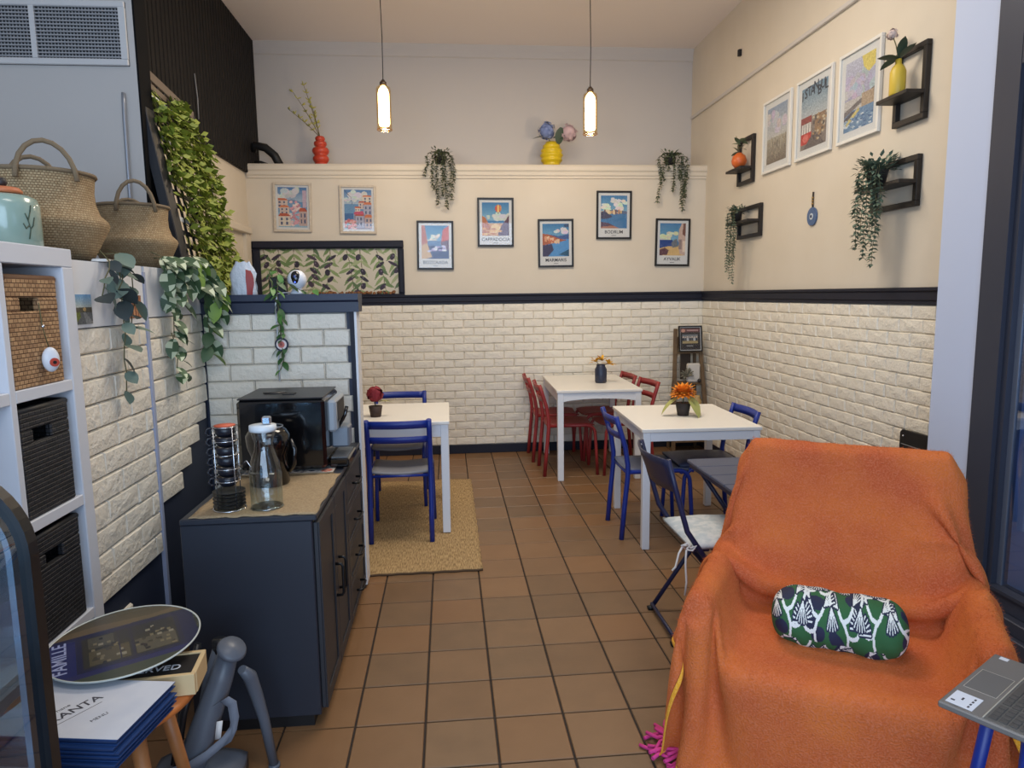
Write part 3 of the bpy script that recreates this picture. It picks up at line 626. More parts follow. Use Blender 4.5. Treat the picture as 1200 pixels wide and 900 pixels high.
def art_city(k):
    im = Img(50, 66, SKY); im.vgrad(0, .55, (58, 122, 172), (140, 184, 206)); g = random.Random(k)
    if k == 0:    # lane down to the harbour
        clouds(im, [(.55, .33, .16), (.35, .48, .2)], CLOUD, 1); im.rect(0, .45, 1, 1, (96, 128, 172)); im.poly([(0, .0), (.12, .0), (.22, .5), (.1, 1), (0, 1)], (190, 110, 76)); im.poly([(.78, .12), (1, .0), (1, 1), (.7, .55)], (206, 92, 64)); im.poly([(.7, .5), (1, .42), (1, 1), (.75, .7)], (112, 74, 84))
        im.poly([(.0, 1), (.1, .62), (.45, .6), (1, .75), (1, 1)], (40, 44, 96)); im.poly([(.0, .6), (.2, .52), (.38, .95), (.15, 1), (0, 1)], (214, 176, 120))
        for _ in range(14): im.ell(g.uniform(.25, .85), g.uniform(.6, .78), .08, .03, g.choice([(232, 232, 240), (206, 200, 226), (176, 160, 200)]))
    elif k == 1:  # balloon over the valley
        clouds(im, [(.75, .42, .3), (.1, .45, .15)], (206, 214, 206), 2); im.rect(0, .62, 1, 1, (206, 152, 84))
        im.poly([(0, .4), (.12, .46), (.3, .72), (.3, 1), (0, 1)], (186, 112, 64)); im.poly([(1, .36), (.9, .5), (.78, .62), (.6, .86), (.6, 1), (1, 1)], (92, 52, 66)); im.poly([(.35, .7), (.5, .62), (.7, .74), (.6, .9), (.3, .95)], (232, 196, 130))
        for i in range(14): im.ell(g.uniform(.05, .7), g.uniform(.78, .98), .09, .03, g.choice([(236, 200, 120), (196, 120, 60), (226, 170, 90)]))
        im.ell(.6, .18, .12, .115, (206, 84, 62)); im.ell(.6, .18, .045, .115, (236, 190, 110)); im.ell(.69, .17, .025, .09, (226, 150, 80)); im.rect(.575, .3, .625, .33, (80, 50, 40))
    elif k == 2:  # bay with houses on the left shore
        clouds(im, [(.7, .22, .22)], (224, 214, 220), 3); im.poly([(0, .4), (.3, .33), (.6, .38), (1, .32), (1, .5), (0, .5)], (70, 96, 150)); im.rect(0, .47, 1, 1, (88, 150, 206)); im.poly([(0, .3), (.25, .33), (.7, .47), (.95, .5), (.4, .6), (0, .66)], (176, 96, 66))
        for _ in range(26): x = g.uniform(0, .6); im.rect(x, .36+x*.15+g.uniform(-.02, .1), x+.07, .45+x*.15+g.uniform(-.02, .1), g.choice([(226, 160, 120), (214, 120, 80), (236, 196, 160)]))
        im.poly([(0, .66), (.35, .62), (.42, .8), (.2, 1), (0, 1)], (64, 60, 92)); im.poly([(.6, .95), (1, .78), (1, 1)], (48, 90, 120)); im.ell(.92, .06, .12, .05, (60, 84, 120))
    elif k == 3:  # harbour under big clouds
        clouds(im, [(.2, .32, .2), (.7, .2, .28), (.5, .36, .3)], (232, 230, 216), 4); im.poly([(0, .5), (.5, .42), (1, .48), (1, .56), (0, .58)], (96, 110, 140)); im.rect(0, .56, 1, 1, (70, 124, 172))
        for _ in range(30): x = g.uniform(0, .75); im.rect(x, .46+g.uniform(-.04, .06), x+.06, .53+g.uniform(-.02, .05), g.choice([(226, 190, 130), (206, 150, 110), (120, 80, 90), (236, 214, 170)]))
        im.poly([(0, .5), (.15, .48), (.45, .64), (.3, .7), (0, .72)], (70, 66, 90)); im.poly([(0, .85), (.35, .86), (.7, 1), (0, 1)], (176, 120, 96)); im.poly([(0, .8), (.3, .84), (.5, .92), (0, .95)], (96, 70, 86))
    else:         # white street by the sea
        clouds(im, [(.25, .45, .25), (.5, .36, .2)], (226, 222, 190), 5); im.rect(0, .52, .5, .8, (46, 74, 140)); im.poly([(0, .78), (.3, .72), (1, .66), (1, 1), (0, 1)], (222, 184, 122)); im.poly([(1, 0), (.85, 0), (.74, .2), (.72, .5), (.78, .95), (1, 1)], (206, 176, 160)); im.poly([(1, 0), (.9, 0), (.88, .35), (1, .4)], (120, 76, 66)); im.rect(.74, .5, .86, .8, (150, 130, 126)); im.rect(.9, .55, 1, .9, (236, 214, 190))
        im.poly([(0, .82), (.2, .76), (.36, .84), (.3, .98), (0, 1)], (104, 66, 72)); im.poly([(.45, .6), (.66, .46), (.72, .72), (.5, .76)], (120, 124, 130))
    return im.noise(6, k, 1)
F0 = (0, YB-.0005)
picture('small limed frame, leftmost on the back wall, pink blossom village print', (-1.409, YB-.001, 2.378), .345, .445, m_fbeige, art_village(1), bar=.022, border=(.02, .02, .02, .02), tilt=R(1.2))
picture('small limed frame, second on the back wall, terraced red roof village print', (-.814, YB-.001, 2.357), .335, .443, m_fbeige, art_village(2), bar=.022, border=(.02, .02, .02, .02), tilt=R(.8))
BD = (.026, .026, .026, .085)
for lab, x, z, k, ti, tl in (('black framed BOZCAADA poster beside the olive panel', -.106, 2.024, 0, 'BOZCAADA', .8), ('black framed CAPPADOCIA poster with the balloon', .4705, 2.236, 1, 'CAPPADOCIA', .4), ('black framed MARMARIS poster, lowest under the middle of the ledge', 1.0485, 2.037, 2, 'MARMARIS', -.4), ('black framed BODRUM poster with big clouds over the harbour', 1.617, 2.30, 3, 'BODRUM', .3), ('black framed AYVALIK poster nearest the right wall', 2.2015, 2.037, 4, 'AYVALIK', .9)):
    picture(lab, (x, YB-.001, z), .345, .456, m_fblack, art_city(k), ti, border=BD, tilt=R(tl))
# right wall prints
def art_sketch(k):
    im = Img(54, 84, (196, 190, 184)); g = random.Random(k+20)
    if k == 0:
        im.vgrad(0, .6, (150, 164, 186), (206, 200, 190)); clouds(im, [(.3, .2, .3), (.7, .35, .3)], (200, 200, 204), 6); im.vgrad(.55, 1, (176, 168, 150), (120, 106, 90))
        for _ in range(60): x = g.uniform(0, 1); y = g.uniform(.62, .95); im.rect(x, y-g.uniform(.02, .14), x+.015, y, g.choice([(96, 84, 76), (140, 120, 96), (190, 176, 150)]))
    elif k == 1:
        im.vgrad(0, .5, (118, 146, 166), (186, 190, 190)); im.rect(0, .5, 1, 1, (140, 128, 120)); im.rect(.0, .48, .42, .62, (150, 70, 64)); im.rect(.03, .58, .40, .74, (220, 214, 206)); im.rect(.02, .74, .42, .92, (198, 64, 56)); im.ell(.2, .82, .12, .06, (226, 120, 110)); im.rect(.55, .5, .95, .8, (150, 120, 92)); im.poly([(.1, 1), (.45, .8), (.7, .82), (.95, 1)], (110, 100, 98))
        for i in range(4): im.line([(.02+.1*i, .58), (.02+.1*i, .74)], .02, (70, 60, 66))
        for _ in range(40): im.ell(g.uniform(.5, 1), g.uniform(.5, .9), .04, .02, g.choice([(176, 140, 100), (96, 84, 80), (206, 190, 160)]))
    else:
        im.vgrad(0, .55, (196, 196, 210), (170, 166, 190)); clouds(im, [(.4, .3, .35), (.7, .42, .3), (.3, .45, .25)], (190, 186, 204), 8); im.poly([(.55, 0), (1, .0), (1, .2), (.8, .26), (.62, .16)], (226, 206, 112)); im.rect(0, .72, 1, 1, (110, 140, 172)); im.poly([(0, .7), (1, .5), (1, .56), (0, .78)], (120, 112, 110)); im.rect(.6, .52, 1, .72, (178, 156, 132)); im.poly([(0, .86), (.5, .7), (.55, .74), (.1, .92)], (206, 190, 120)); im.poly([(0, .8), (.3, .72), (.4, .74), (0, .88)], (90, 84, 92))
        for _ in range(50): im.ell(g.uniform(0, 1), g.uniform(.8, 1), .05, .012, g.choice([(80, 110, 150), (150, 176, 196), (206, 214, 220)]))
    return im.noise(12, k)
for lab, y, k, w_ in (('white framed faded sketch of a hillside town on the right wall', 5.222, 0, .445), ('white framed ISTANBUL poster with a red tram', 4.687, 1, .465), ('white framed seaside print with a yellow sun', 4.161, 2, .435)):
    t = picture(lab, (XR-.001, y, 2.738), w_, .545, m_fwhite, art_sketch(k), facing=R(-90), bar=.02, border=(.045, .045, .045, .045))
    if k == 1:
        for i, ch in enumerate('ISTANBUL'):
            text(ch, .088, m_ink, t, (-.155+.044*i, -.0115, .165+(-.012, .0, .008, .004, .024, -.016, .012, -.002)[i]), (R(90), 0, 0), depth=.0004)
# olive panel on the back wall: navy moulded frame, printed panel, a row of bark pieces along its foot
oc = thing('olive_wall_panel', 'wide navy framed panel painted with hanging olive branches', 'picture', (-1.101, YB, 1.7835))
for (x0, x1, z0, z1) in ((-.696, .696, .215, .2885), (-.696, .696, -.2235, -.21), (-.696, -.625, -.21, .215), (.64, .696, -.21, .215)):
    MB().box(x0, x1, -.03, -.001, z0, z1, .006).build('frame_bar', m_navy, oc)
    MB().box(x0+.012, x1-.012, -.042, -.03, z0+(.012 if z1-z0 > .03 else 0), z1-(.012 if z1-z0 > .03 else .0), .004).build('frame_bead', m_navy, oc)
im = Img(270, 92, (200, 193, 176)); g = random.Random(3); asp = 270/92
def olive_leaf(x, y, an, L, c):
    for q in range(12):
        t = q/11; wv = .036*math.sin(math.pi*min(1, .06+t*.94))**.8; im.ell(x+math.sin(an)*L*t/asp, y+math.cos(an)*L*t, max(.004, wv/asp), max(.012, wv), c)
for k in range(9):
    x = .03+.116*k+g.uniform(-.02, .02); y = -.04; pts = [(x, y)]; dx = g.uniform(-.014, .014)
    for _ in range(g.choice([5, 6, 6])): x += dx+g.uniform(-.010, .010); y += .14+g.uniform(0, .03); pts.append((x, y))
    im.line(pts, .016, (120, 112, 84), asp)
    for (x, y) in pts:
        for s_ in (-1, 1): olive_leaf(x, y, s_*g.uniform(.5, 1.2), g.uniform(.2, .3), g.choice([(104, 128, 78), (130, 150, 98), (84, 108, 70), (156, 166, 124)]))
    for (x, y) in pts[1:]:
        if g.random() < .75: im.ell(x+g.uniform(-.02, .02), y+.07, .0185, .072, g.choice([(52, 40, 58), (66, 50, 66), (40, 32, 48)]), g.uniform(-.5, .5)); im.ell(x+.004, y+.05, .004, .016, (120, 108, 126))
mobj('print', print_mesh(im, 1.265, .425), oc, (.0075, -.006, .0025))
m_bark = mat('bark_brown', (150, 104, 66), .85, var=(60, (98, 62, 40), .2))
for k in range(26):
    b_ = MB(); c = (-.16+.03*k+g.uniform(-.008, .008), -.022, -.205+g.uniform(.0, .012)); b_.ball((0, 0, 0), .02, 6, 4, (1.2, .8, .8)); me = b_.mesh('bark_chip'); me.materials.append(m_bark); mobj('bark_chip', me, oc, c, (g.uniform(-1, 1), g.uniform(-1, 1), g.uniform(-3, 3)), (1, 1, g.uniform(.6, 1.2)))
# ================================================================== small plants and vases
m_leafg = mat('grey_green_leaf', (92, 104, 78), .6, rand=.2); m_leafd = mat('dark_leaf', (56, 72, 56), .5, rand=.2); m_stem = mat('stem_brown', (96, 92, 60), .7)
m_potd = mat('dark_pot', (40, 36, 36), .55)
def leaf_mesh(L, W, bend=.25, m=None, name='leaf', fold=.15, n=5):
    P = []
    for i in range(n+1):
        t = i/n; wv = W/2*math.sin(math.pi*min(1, .06+t*.94))**.75 if t < 1 else .0008
        z = -bend*L*t*t; P.append([(-wv, L*t, z+fold*wv), (0, L*t, z), (wv, L*t, z+fold*wv)])
    me = MB().grid(P).mesh(name)
    if m: me.materials.append(m)
    return me
def add_leaf(mb, p, d, L, W, up=(0, 0, 1)):
    p = Vector(p); d = Vector(d).normalized(); s = d.cross(Vector(up)); s = s.normalized() if s.length > 1e-4 else Vector((1, 0, 0)); nrm = s.cross(d)
    a = p; b = p+d*L*.5; c = p+d*L; h = s*W/2
    mb.add([a, b-h+nrm*W*.12, c, b+h+nrm*W*.12, b], [(0, 4, 1), (1, 4, 2), (2, 4, 3), (3, 4, 0)], True)
def trailing(label, loc, strands, leaf, m, out=(0, -1), pot=.05, potz=0., spread=1., seed=0, dens=1., group='trailing artificial plants', crown=60):
    """pot with strands hanging over the edge; out = direction towards the room"""
    g = random.Random(seed); t = thing('trailing_plant', label, 'plant', loc, 0, group)
    MB().lathe([(pot*.75, 0), (pot, .075), (pot*1.05, .08), (pot*.9, .08), (pot*.8, .07), (0, .068)], n=16).build('pot', m_potd, t)
    lv = MB(); o = Vector((*out, 0)); side = Vector((-o.y, o.x, 0))
    for k in range(crown):
        a = g.uniform(0, 2*math.pi); d = Vector((math.cos(a), math.sin(a), g.uniform(.0, 1.0))); r = g.uniform(.2, 1)*pot*1.9
        add_leaf(lv, Vector((0, 0, .075))+d.normalized()*r, d+Vector((0, 0, g.uniform(-.6, .5))), leaf*g.uniform(.8, 1.3), leaf*.55)
    for (s, ln, fwd) in strands:
        st = []; n = max(6, int(ln/.022))
        for i in range(n+1):
            q = i/n; L0 = .10
            if q*ln < L0: u = q*ln/L0; p = Vector((0, 0, .08))+(o*fwd+side*s)*u+Vector((0, 0, .05*math.sin(math.pi*u)-.02*u))
            else: p = Vector((0, 0, .06))+o*fwd+side*s*(1+.12*math.sin(q*7+s*40))+Vector((0, 0, -(q*ln-L0)))+o*.006*math.sin(q*9)
            st.append(p)
        MB().tube(st, .0016, 5, False).build('stem', m_stem, t)
        for i, p in enumerate(st):
            for _ in range(max(1, int(3*dens))):
                a = g.uniform(0, 2*math.pi); d = Vector((math.cos(a), math.sin(a), g.uniform(-1.1, .1))); add_leaf(lv, p, d, leaf*g.uniform(.7, 1.2), leaf*.5)
    stuff(lv.build('leaves', m, t)); return t
trailing('grey green trailing plant hanging from the middle of the ledge', (-.04, YB+.07, 2.77), [(-.13, .26, .12), (-.07, .40, .13), (-.03, .52, .12), (.02, .44, .13), (.05, .56, .12), (.09, .36, .13), (.11, .48, .12)], .036, m_leafg, pot=.058, seed=1, dens=2.2)
trailing('grey green trailing plant hanging from the ledge at the right corner', (2.19, YB+.07, 2.77), [(-.14, .50, .12), (-.10, .30, .13), (-.06, .22, .12), (0, .40, .12), (.05, .30, .13), (.08, .52, .12), (.12, .46, .13), (.10, .58, .12)], .036, m_leafg, pot=.058, seed=2, dens=2.2)
# red ribbed vase with catkin branches
t = thing('ribbed_vase', 'red bubble vase with bare yellow catkin branches on the ledge', 'vase', (-1.155, YB+.13, 2.77))
pr_ = []
for z0, r_, h_ in ((0, .062, .035), (.03, .075, .075), (.10, .078, .08), (.175, .06, .06), (.225, .045, .05)):
    for q in range(6): a = math.pi*q/6; pr_.append((r_*(.72+.28*math.sin(a)), z0+h_*q/6))
pr_ += [(.034, .272), (.03, .27), (.026, .2), (0, .19)]
MB().lathe([(0, 0)]+pr_, n=28).build('body', mat('coral_ceramic', (190, 66, 44), .4), t)
m_twig = mat('twig', (96, 84, 52), .7); m_catk = mat('catkin_yellow', (176, 170, 84), .8)
g = random.Random(5)
for k, (dx, h_) in enumerate(((-.22, .40), (-.12, .46), (-.26, .24), (-.06, .30))):
    pts = [Vector((0, 0, .2))+Vector((dx*(i/7)**1.2, -.03*(i/7), .06+h_*(i/7))) for i in range(8)]
    br = MB().tube(pts, [.004-.0003*i for i in range(8)], 5).build('branch', m_twig, t)
    for i in range(2, 8):
        for _ in range(3):
            p = pts[i]; d = Vector((g.uniform(-1, 1), g.uniform(-.6, .6), g.uniform(.2, 1))).normalized(); MB().tube([p, p+d*.02, p+d*.04], [.003, .006, .002], 5).build('catkin', m_catk, br)
# yellow vase with hydrangeas
t = thing('ribbed_vase', 'yellow ribbed vase with blue and pink hydrangeas on the ledge', 'vase', (1.03, YB+.11, 2.77))
pr_ = [(0, 0), (.062, 0)]
for q in range(25): z = .01+.19*q/24; pr_.append((.075+.03*math.sin(math.pi*q/24)**.8+.006*math.cos(q*math.pi/3), z))
pr_ += [(.06, .215), (.055, .23), (.05, .225), (0, .15)]
MB().lathe(pr_, n=28).build('body', mat('mustard_ceramic', (206, 178, 22), .4), t)
def puff(parent, c, r, m, seed, n=70, name='bloom', petal=.02):
    g = random.Random(seed); b_ = MB()
    for k in range(n):
        d = Vector((g.gauss(0, 1), g.gauss(0, 1), g.gauss(0, 1))).normalized(); p = Vector(c)+d*r*g.uniform(.75, 1.); s = d.orthogonal().normalized(); u = d.cross(s); a = g.uniform(0, 3); e1 = (s*math.cos(a)+u*math.sin(a))*petal; e2 = d.cross(e1)
        b_.add([p-e1+d*.004, p-e2, p+e1+d*.004, p+e2, p+d*.004], [(0, 1, 4), (1, 2, 4), (2, 3, 4), (3, 0, 4)])
    b_.ball(c, r*.8, 10, 7); return b_.build(name, m, parent)
puff(t, (-.05, -.02, .33), .085, mat('hydrangea_blue', (122, 138, 184), .75, rand=.1), 1); puff(t, (.17, .0, .32), .085, mat('hydrangea_pink', (196, 170, 176), .75), 2)
for a, b_ in (((-.0, 0, .2), (-.04, -.02, .28)), ((.01, 0, .2), (.15, 0, .28))): MB().tube([a, ((a[0]+b_[0])/2, 0, .25), b_], .004, 5).build('stem', m_leafd, t)
lm = leaf_mesh(.17, .09, .2, m_leafd)
for loc, rot in (((-.02, -.02, .28), (.1, -.2, R(75))), ((.06, -.03, .25), (R(60), R(20), R(-30))), ((.09, -.04, .36), (R(-80), .2, R(10))), ((.02, 0, .27), (.3, .4, R(-70)))): mobj('leaf', lm, t, loc, rot)
# black hose arc on the ledge at the left corner
t = thing('black_hose', 'thick black curved hose end lying on the ledge at the left corner', 'hose', (-1.70, YB+.14, 2.77))
MB().tube([(.17, 0, .0), (.12, 0, .10), (.04, 0, .17), (-.05, 0, .19), (-.085, .02, .15)], .038, 12).build('tube', m_black, t); MB().tube([(.06, .05, .02), (-.02, .05, .05), (-.08, .05, .05)], .012, 8).build('cable', m_black, t)
# ================================================================== shelf frames on the right wall (local: x along -Y, out = -y)
m_shelf = mat('black_shelf_wood', (34, 28, 26), .5, var=(30, (26, 21, 20), .2))
def wall_shelf(label, y0, y1, z0, z1, zs, out=.13):
    W, H = y1-y0, z1-z0; t = thing('wall_shelf', label, 'shelf', (XR, (y0+y1)/2, z0), R(-90), 'black box frame wall shelves'); b = .03; d = .03
    for x0, x1, a0, a1 in ((-W/2, W/2, H-b, H), (-W/2, W/2, 0, b), (-W/2, -W/2+b, b, H-b), (W/2-b, W/2, b, H-b)):
        MB().box(x0, x1, -d, -.001, a0, a1, .002).build('frame_bar', m_shelf, t)
    MB().box(-W/2+b, W/2-b, -d, -.001, zs, zs+.02).build('shelf_cleat', m_shelf, t)
    MB().box(-W/2+.0, W/2-.0, -out, -d-.001, zs, zs+.02, .002).build('shelf_board', m_shelf, t)
    return t
wall_shelf('black frame shelf holding the orange round vase', 5.60, 5.90, 2.445, 2.825, .105)
wall_shelf('black frame shelf with a small trailing plant, below the orange vase', 5.43, 5.87, 1.995, 2.255, .115)
wall_shelf('black frame shelf holding the yellow bottle vase', 3.54, 3.80, 2.442, 2.835, .125)
wall_shelf('black frame shelf with the bushy trailing plant near the pilaster', 3.56, 3.965, 1.995, 2.265, .12)
# orange ball vase
t = thing('ball_vase', 'small orange round vase with green sprigs on a black shelf', 'vase', (XR-.085, 5.73, 2.5705))
MB().lathe([(0, 0), (.03, .0), (.055, .03), (.062, .06), (.05, .1), (.025, .118), (.02, .125), (.016, .12), (0, .1)], n=20).build('body', mat('orange_ceramic', (206, 100, 44), .4), t)
lmm = leaf_mesh(.075, .035, .3, m_leafg)
for k in range(9): mobj('leaf', lmm, t, (random.uniform(-.02, .02), random.uniform(-.01, .03), .13+.012*k), (random.uniform(-.3, .9), random.uniform(-.5, .5), R(40+75*k)))
MB().tube([(0, 0, .1), (.0, .02, .2), (-.01, .05, .27)], .003, 5).build('stem', m_stem, t)
# yellow bottle vase
t = thing('bottle_vase', 'yellow bottle vase with pale blossom and leaves on a black shelf', 'vase', (XR-.085, 3.685, 2.5875))
MB().lathe([(0, 0), (.036, 0), (.04, .01), (.04, .125), (.03, .15), (.016, .165), (.015, .19), (.012, .19), (0, .18)], n=20).build('body', mat('yellow_ceramic', (206, 176, 60), .45), t)
lmb = leaf_mesh(.11, .05, .2, m_leafd)
for loc, rot in (((0, 0, .19), (R(40), 0, R(200))), ((0, 0, .19), (R(15), .3, R(80))), ((0, -.01, .2), (R(55), 0, R(160))), ((0, 0, .2), (R(-10), .2, R(20)))): mobj('leaf', lmb, t, loc, rot)
MB().tube([(0, 0, .18), (0, .03, .27), (-.01, .05, .33)], .003, 5).build('stem', m_stem, t)
puff(t, (-.01, .05, .335), .028, mat('pale_blossom', (206, 186, 178), .8), 4, 26, petal=.012)
m_leafsage = mat('sage_leaf', (98, 116, 98), .6, rand=.2)
trailing('bushy sage green trailing plant on the black shelf near the pilaster', (XR-.10, 3.80, 2.1355), [(-.10, .34, .05), (-.06, .50, .07), (-.03, .42, .06), (.02, .56, .07), (.05, .48, .06), (.08, .60, .05), (.10, .42, .05)], .036, m_leafsage, (-1, 0), .058, seed=4, dens=2., crown=260)
trailing('slim sage green trailing plant on the lower black shelf', (XR-.10, 5.72, 2.1305), [(-.06, .40, .05), (-.03, .56, .06), (0, .5, .05), (.03, .62, .06), (.06, .50, .05), (.09, .46, .05), (.05, .66, .04)], .026, m_leafsage, (-1, 0), .045, seed=6, dens=2., crown=110)
# blue glass amulet on the wall
t = thing('wall_amulet', 'round blue eye amulet with tassel cord on the right wall', 'ornament', (XR, 4.66, 2.06), R(-90))
MB().cyl((0, -.012, 0), (0, -.001, 0), .062, 28).build('disc', mat('amulet_blue', (58, 82, 124), .35, var=(60, (86, 112, 150), .2)), t)
MB().cyl((0, -.015, 0), (0, -.0121, 0), .022, 20).build('iris', mat('amulet_pale', (196, 206, 214), .4), t); MB().cyl((0, -.018, 0), (0, -.0151, 0), .011, 16).build('pupil', mat('amulet_dark', (30, 44, 86), .3), t)
MB().tube([(0, -.006, .06), (0, -.008, .11), (0, -.006, .165)], .006, 6).build('cord', mat('dark_cord', (52, 44, 40), .7), t)
for k in range(3): MB().ball((0, -.008, .085+.02*k), .009, 8, 6).build('bead', mat('brass_bead', (150, 120, 66), .35, metal=.6), t)
tag(MB().ball((XR-.012, 5.95, 3.55), .02, 8, 6, (.5, .7, 1)).box(XR-.03, XR-.001, 5.93, 5.96, 3.53, 3.585, .004).build('wall_hook', m_black), 'small dark hook high on the right wall', 'hook')
# ================================================================== table flowers
t = thing('potted_flower', 'dark red flower in a small brown pot on the table on the rug', 'plant', (-.50, 4.62, .75))
MB().lathe([(0, 0), (.034, 0), (.046, .075), (.042, .075), (0, .065)], n=18).build('pot', mat('brown_pot', (62, 46, 40), .7), t)
puff(t, (0, 0, .155), .052, mat('dark_red_petal', (138, 30, 44), .7), 5, 60, 'flower', .026); MB().tube([(0, 0, .06), (0, 0, .14)], .004, 5).build('stem', m_stem, t)
lo = leaf_mesh(.09, .05, .4, mat('olive_leaf', (150, 146, 84), .65)); mobj('leaf', lo, t, (.02, 0, .10), (.3, 0, R(-80)))
t = thing('flower_vase', 'navy jar with yellow flowers on the back table', 'vase', (1.335, 5.98, .765))
MB().lathe([(0, 0), (.045, 0), (.052, .012), (.053, .12), (.04, .145), (.036, .165), (.032, .165), (0, .15)], n=22).build('jar', mat('navy_ceramic', (36, 44, 66), .4), t)
myel = mat('yellow_petal', (214, 160, 44), .7, rand=.1); lp = leaf_mesh(.075, .026, .25, myel, 'petal')
for c, n in (((-.045, 0, .185), 12), ((.07, -.01, .165), 12), ((.012, .01, .195), 10)):
    for k in range(n): mobj('petal', lp, t, c, (R(random.uniform(0, 60)), 0, 2*math.pi*k/n+c[0]*20))
MB().tube([(0, 0, .14), (-.04, 0, .19)], .003, 5).build('stem', m_stem, t); MB().tube([(0, 0, .14), (.07, -.01, .175)], .003, 5).build('stem', m_stem, t)
t = thing('potted_flower', 'big orange pompom flower in a small dark pot', 'plant', (1.525, 4.36, .747))
MB().lathe([(0, 0), (.036, 0), (.05, .085), (.045, .085), (0, .07)], n=18).build('pot', mat('dark_brown_pot', (56, 48, 44), .75, bump=(80, .2)), t)
mo = mat('orange_petal', (236, 150, 42), .7, rand=.12); lp2 = leaf_mesh(.08, .036, .3, mo, 'petal', n=4)
g = random.Random(9)
for k in range(90):
    el = math.asin(min(1, (k+.5)/90)); az = k*2.39996; mobj('petal', lp2, t, (0, 0, .140), (el, 0, az), (1, 1+.2*g.random(), 1))
MB().ball((0, 0, .155), .035, 10, 7).build('flower_core', mo, t); MB().tube([(0, 0, .07), (0, 0, .145)], .004, 5).build('stem', m_stem, t)
lo2 = leaf_mesh(.15, .085, .45, mat('lime_leaf', (164, 166, 96), .6, rand=.1))
for loc, rot in (((.03, -.02, .12), (R(-35), 0, R(-115))), ((.02, -.03, .13), (R(-30), 0, R(-150))), ((-.03, -.01, .12), (R(-20), 0, R(85)))): mobj('leaf', lo2, t, loc, rot)
# ================================================================== corner ladder shelf
t = thing('ladder_shelf', 'weathered wooden ladder shelf standing in the back right corner', 'shelf', (2.32, 6.5, 0))
m_old = mat('weathered_wood', (118, 96, 70), .75, var=(18, (88, 68, 48), .25), bump=(60, .3, .004))
for s in (-1, 1):
    MB().bar((s*.18, -.12, .0), (s*.115, .06, 1.20), .038, .022, (0, 1, 0), .003).build('front_rail', m_old, t)
    MB().bar((s*.14, .16, .0), (s*.085, .09, 1.12), .03, .02, (0, 1, 0), .003).build('rear_leg', m_old, t)
for z in (.12, .40, .68, .975):
    q = z/1.2; hw = .18-.065*q; y0 = -.12+.18*q; y1 = .16-.07*q
    MB().box(-hw+.018, hw-.018, y0-.01, y1, z-.018, z, .003).build('shelf_board', m_old, t)
MB().box(-.05, .05, .085, .1, .70, .95).build('back_slat', mat('dark_slat', (66, 52, 42), .7), t)
im = Img(40, 52, (36, 28, 30)); im.rect(0, .04, 1, .22, (104, 62, 62)); im.ell(.15, .13, .1, .08, (206, 150, 130)); im.rect(.32, .1, .9, .16, (190, 150, 146)); im.rect(.1, .3, .88, .72, (120, 124, 128)); g = random.Random(2); im.rect(.1, .56, .88, .72, (170, 150, 104))
for k in range(7): x = .15+.11*k; im.ell(x, .42+.02*(k % 2), .04, .045, (206, 186, 168)); im.poly([(x-.055, .60), (x+.055, .60), (x+.035, .47), (x-.035, .47)], [(40, 42, 52), (70, 70, 80), (196, 196, 196)][k % 3])
im.rect(.3, .8, .62, .83, (206, 206, 206))
pt = picture('small dark framed certificate standing on the top of the ladder shelf', (2.335, 6.515, .975+.128), .235, .252, m_fblack, im, border=(.006, .006, .006, .006), bar=.012, group=None)
pt.rotation_euler.x = R(-8); pt['category'] = 'picture'
t = thing('plaster_ornament', 'white square plaster block with a grey twig figure on the ladder shelf', 'ornament', (2.335, 6.49, .68))
MB().box(-.03, .095, -.02, .04, 0, .185, .012).build('block', mat('plaster', (206, 202, 196), .8, bump=(40, .5, .01)), t)
m_dr = mat('dried_grey', (120, 116, 100), .85); g = random.Random(8)
for k in range(14): a = g.uniform(0, 2*math.pi); p = Vector((-.05+g.uniform(-.01, .01), -.03, .06)); d = Vector((math.cos(a)*.07, -.008+g.uniform(-.02, .0), math.sin(a)*.06+.03)); MB().tube([p, p+d*.6+Vector((0, 0, .01)), p+d], [.008, .009, .003], 5).build('twig', m_dr, t)
MB().ball((.08, -.035, .018), .02, 8, 6).build('pebble', m_potd, t)
tag(MB().lathe([(0, 0), (.035, 0), (.045, .03), (.045, .1), (.03, .13), (.03, .15), (.026, .15), (0, .13)], (2.40, 6.47, .40), 18).build('small_jug', mat('tan_glaze', (190, 160, 106), .5)), 'small tan jug on the lower ladder shelf behind the orange flower', 'jug')
# ================================================================== dark cabinet with coffee things
m_cab = mat('charcoal_navy_laquer', (40, 44, 54), .45, bump=(25, .04)); m_cabd = mat('charcoal_door', (46, 47, 52), .5)
m_hdl = mat('black_iron', (22, 22, 24), .4, metal=.4)
X0, X1, Y0, Y1, ZT = -.935, -.492, 2.376, 3.575, .80
cab = thing('sideboard', 'dark sideboard with panelled doors and drawers below the partition', 'cabinet', (X0, Y0, 0)); W, D = X1-X0, Y1-Y0
MB().box(0, W, 0, D, .05, ZT-.022, .003).build('body', m_cab, cab); MB().box(0.0, W+.018, -.004, D, ZT-.0215, ZT, .004).build('top', m_cab, cab); MB().box(.02, W-.03, .02, D-.02, 0, .05).build('plinth', m_black, cab)
def front(name, y0, y1, z0, z1):
    f = MB().box(W+.0005, W+.016, y0, y1, z0, z1, .002).build(name, m_cabd, cab); b = .05 if name == 'door' else .03
    if z1-z0 > .12:
        for q in ((y0, y1, z1-b, z1), (y0, y1, z0, z0+b), (y0, y0+b, z0+b, z1-b), (y1-b, y1, z0+b, z1-b)): MB().box(W+.0161, W+.022, *q, .0015).build('rail', m_cabd, f)
    return f
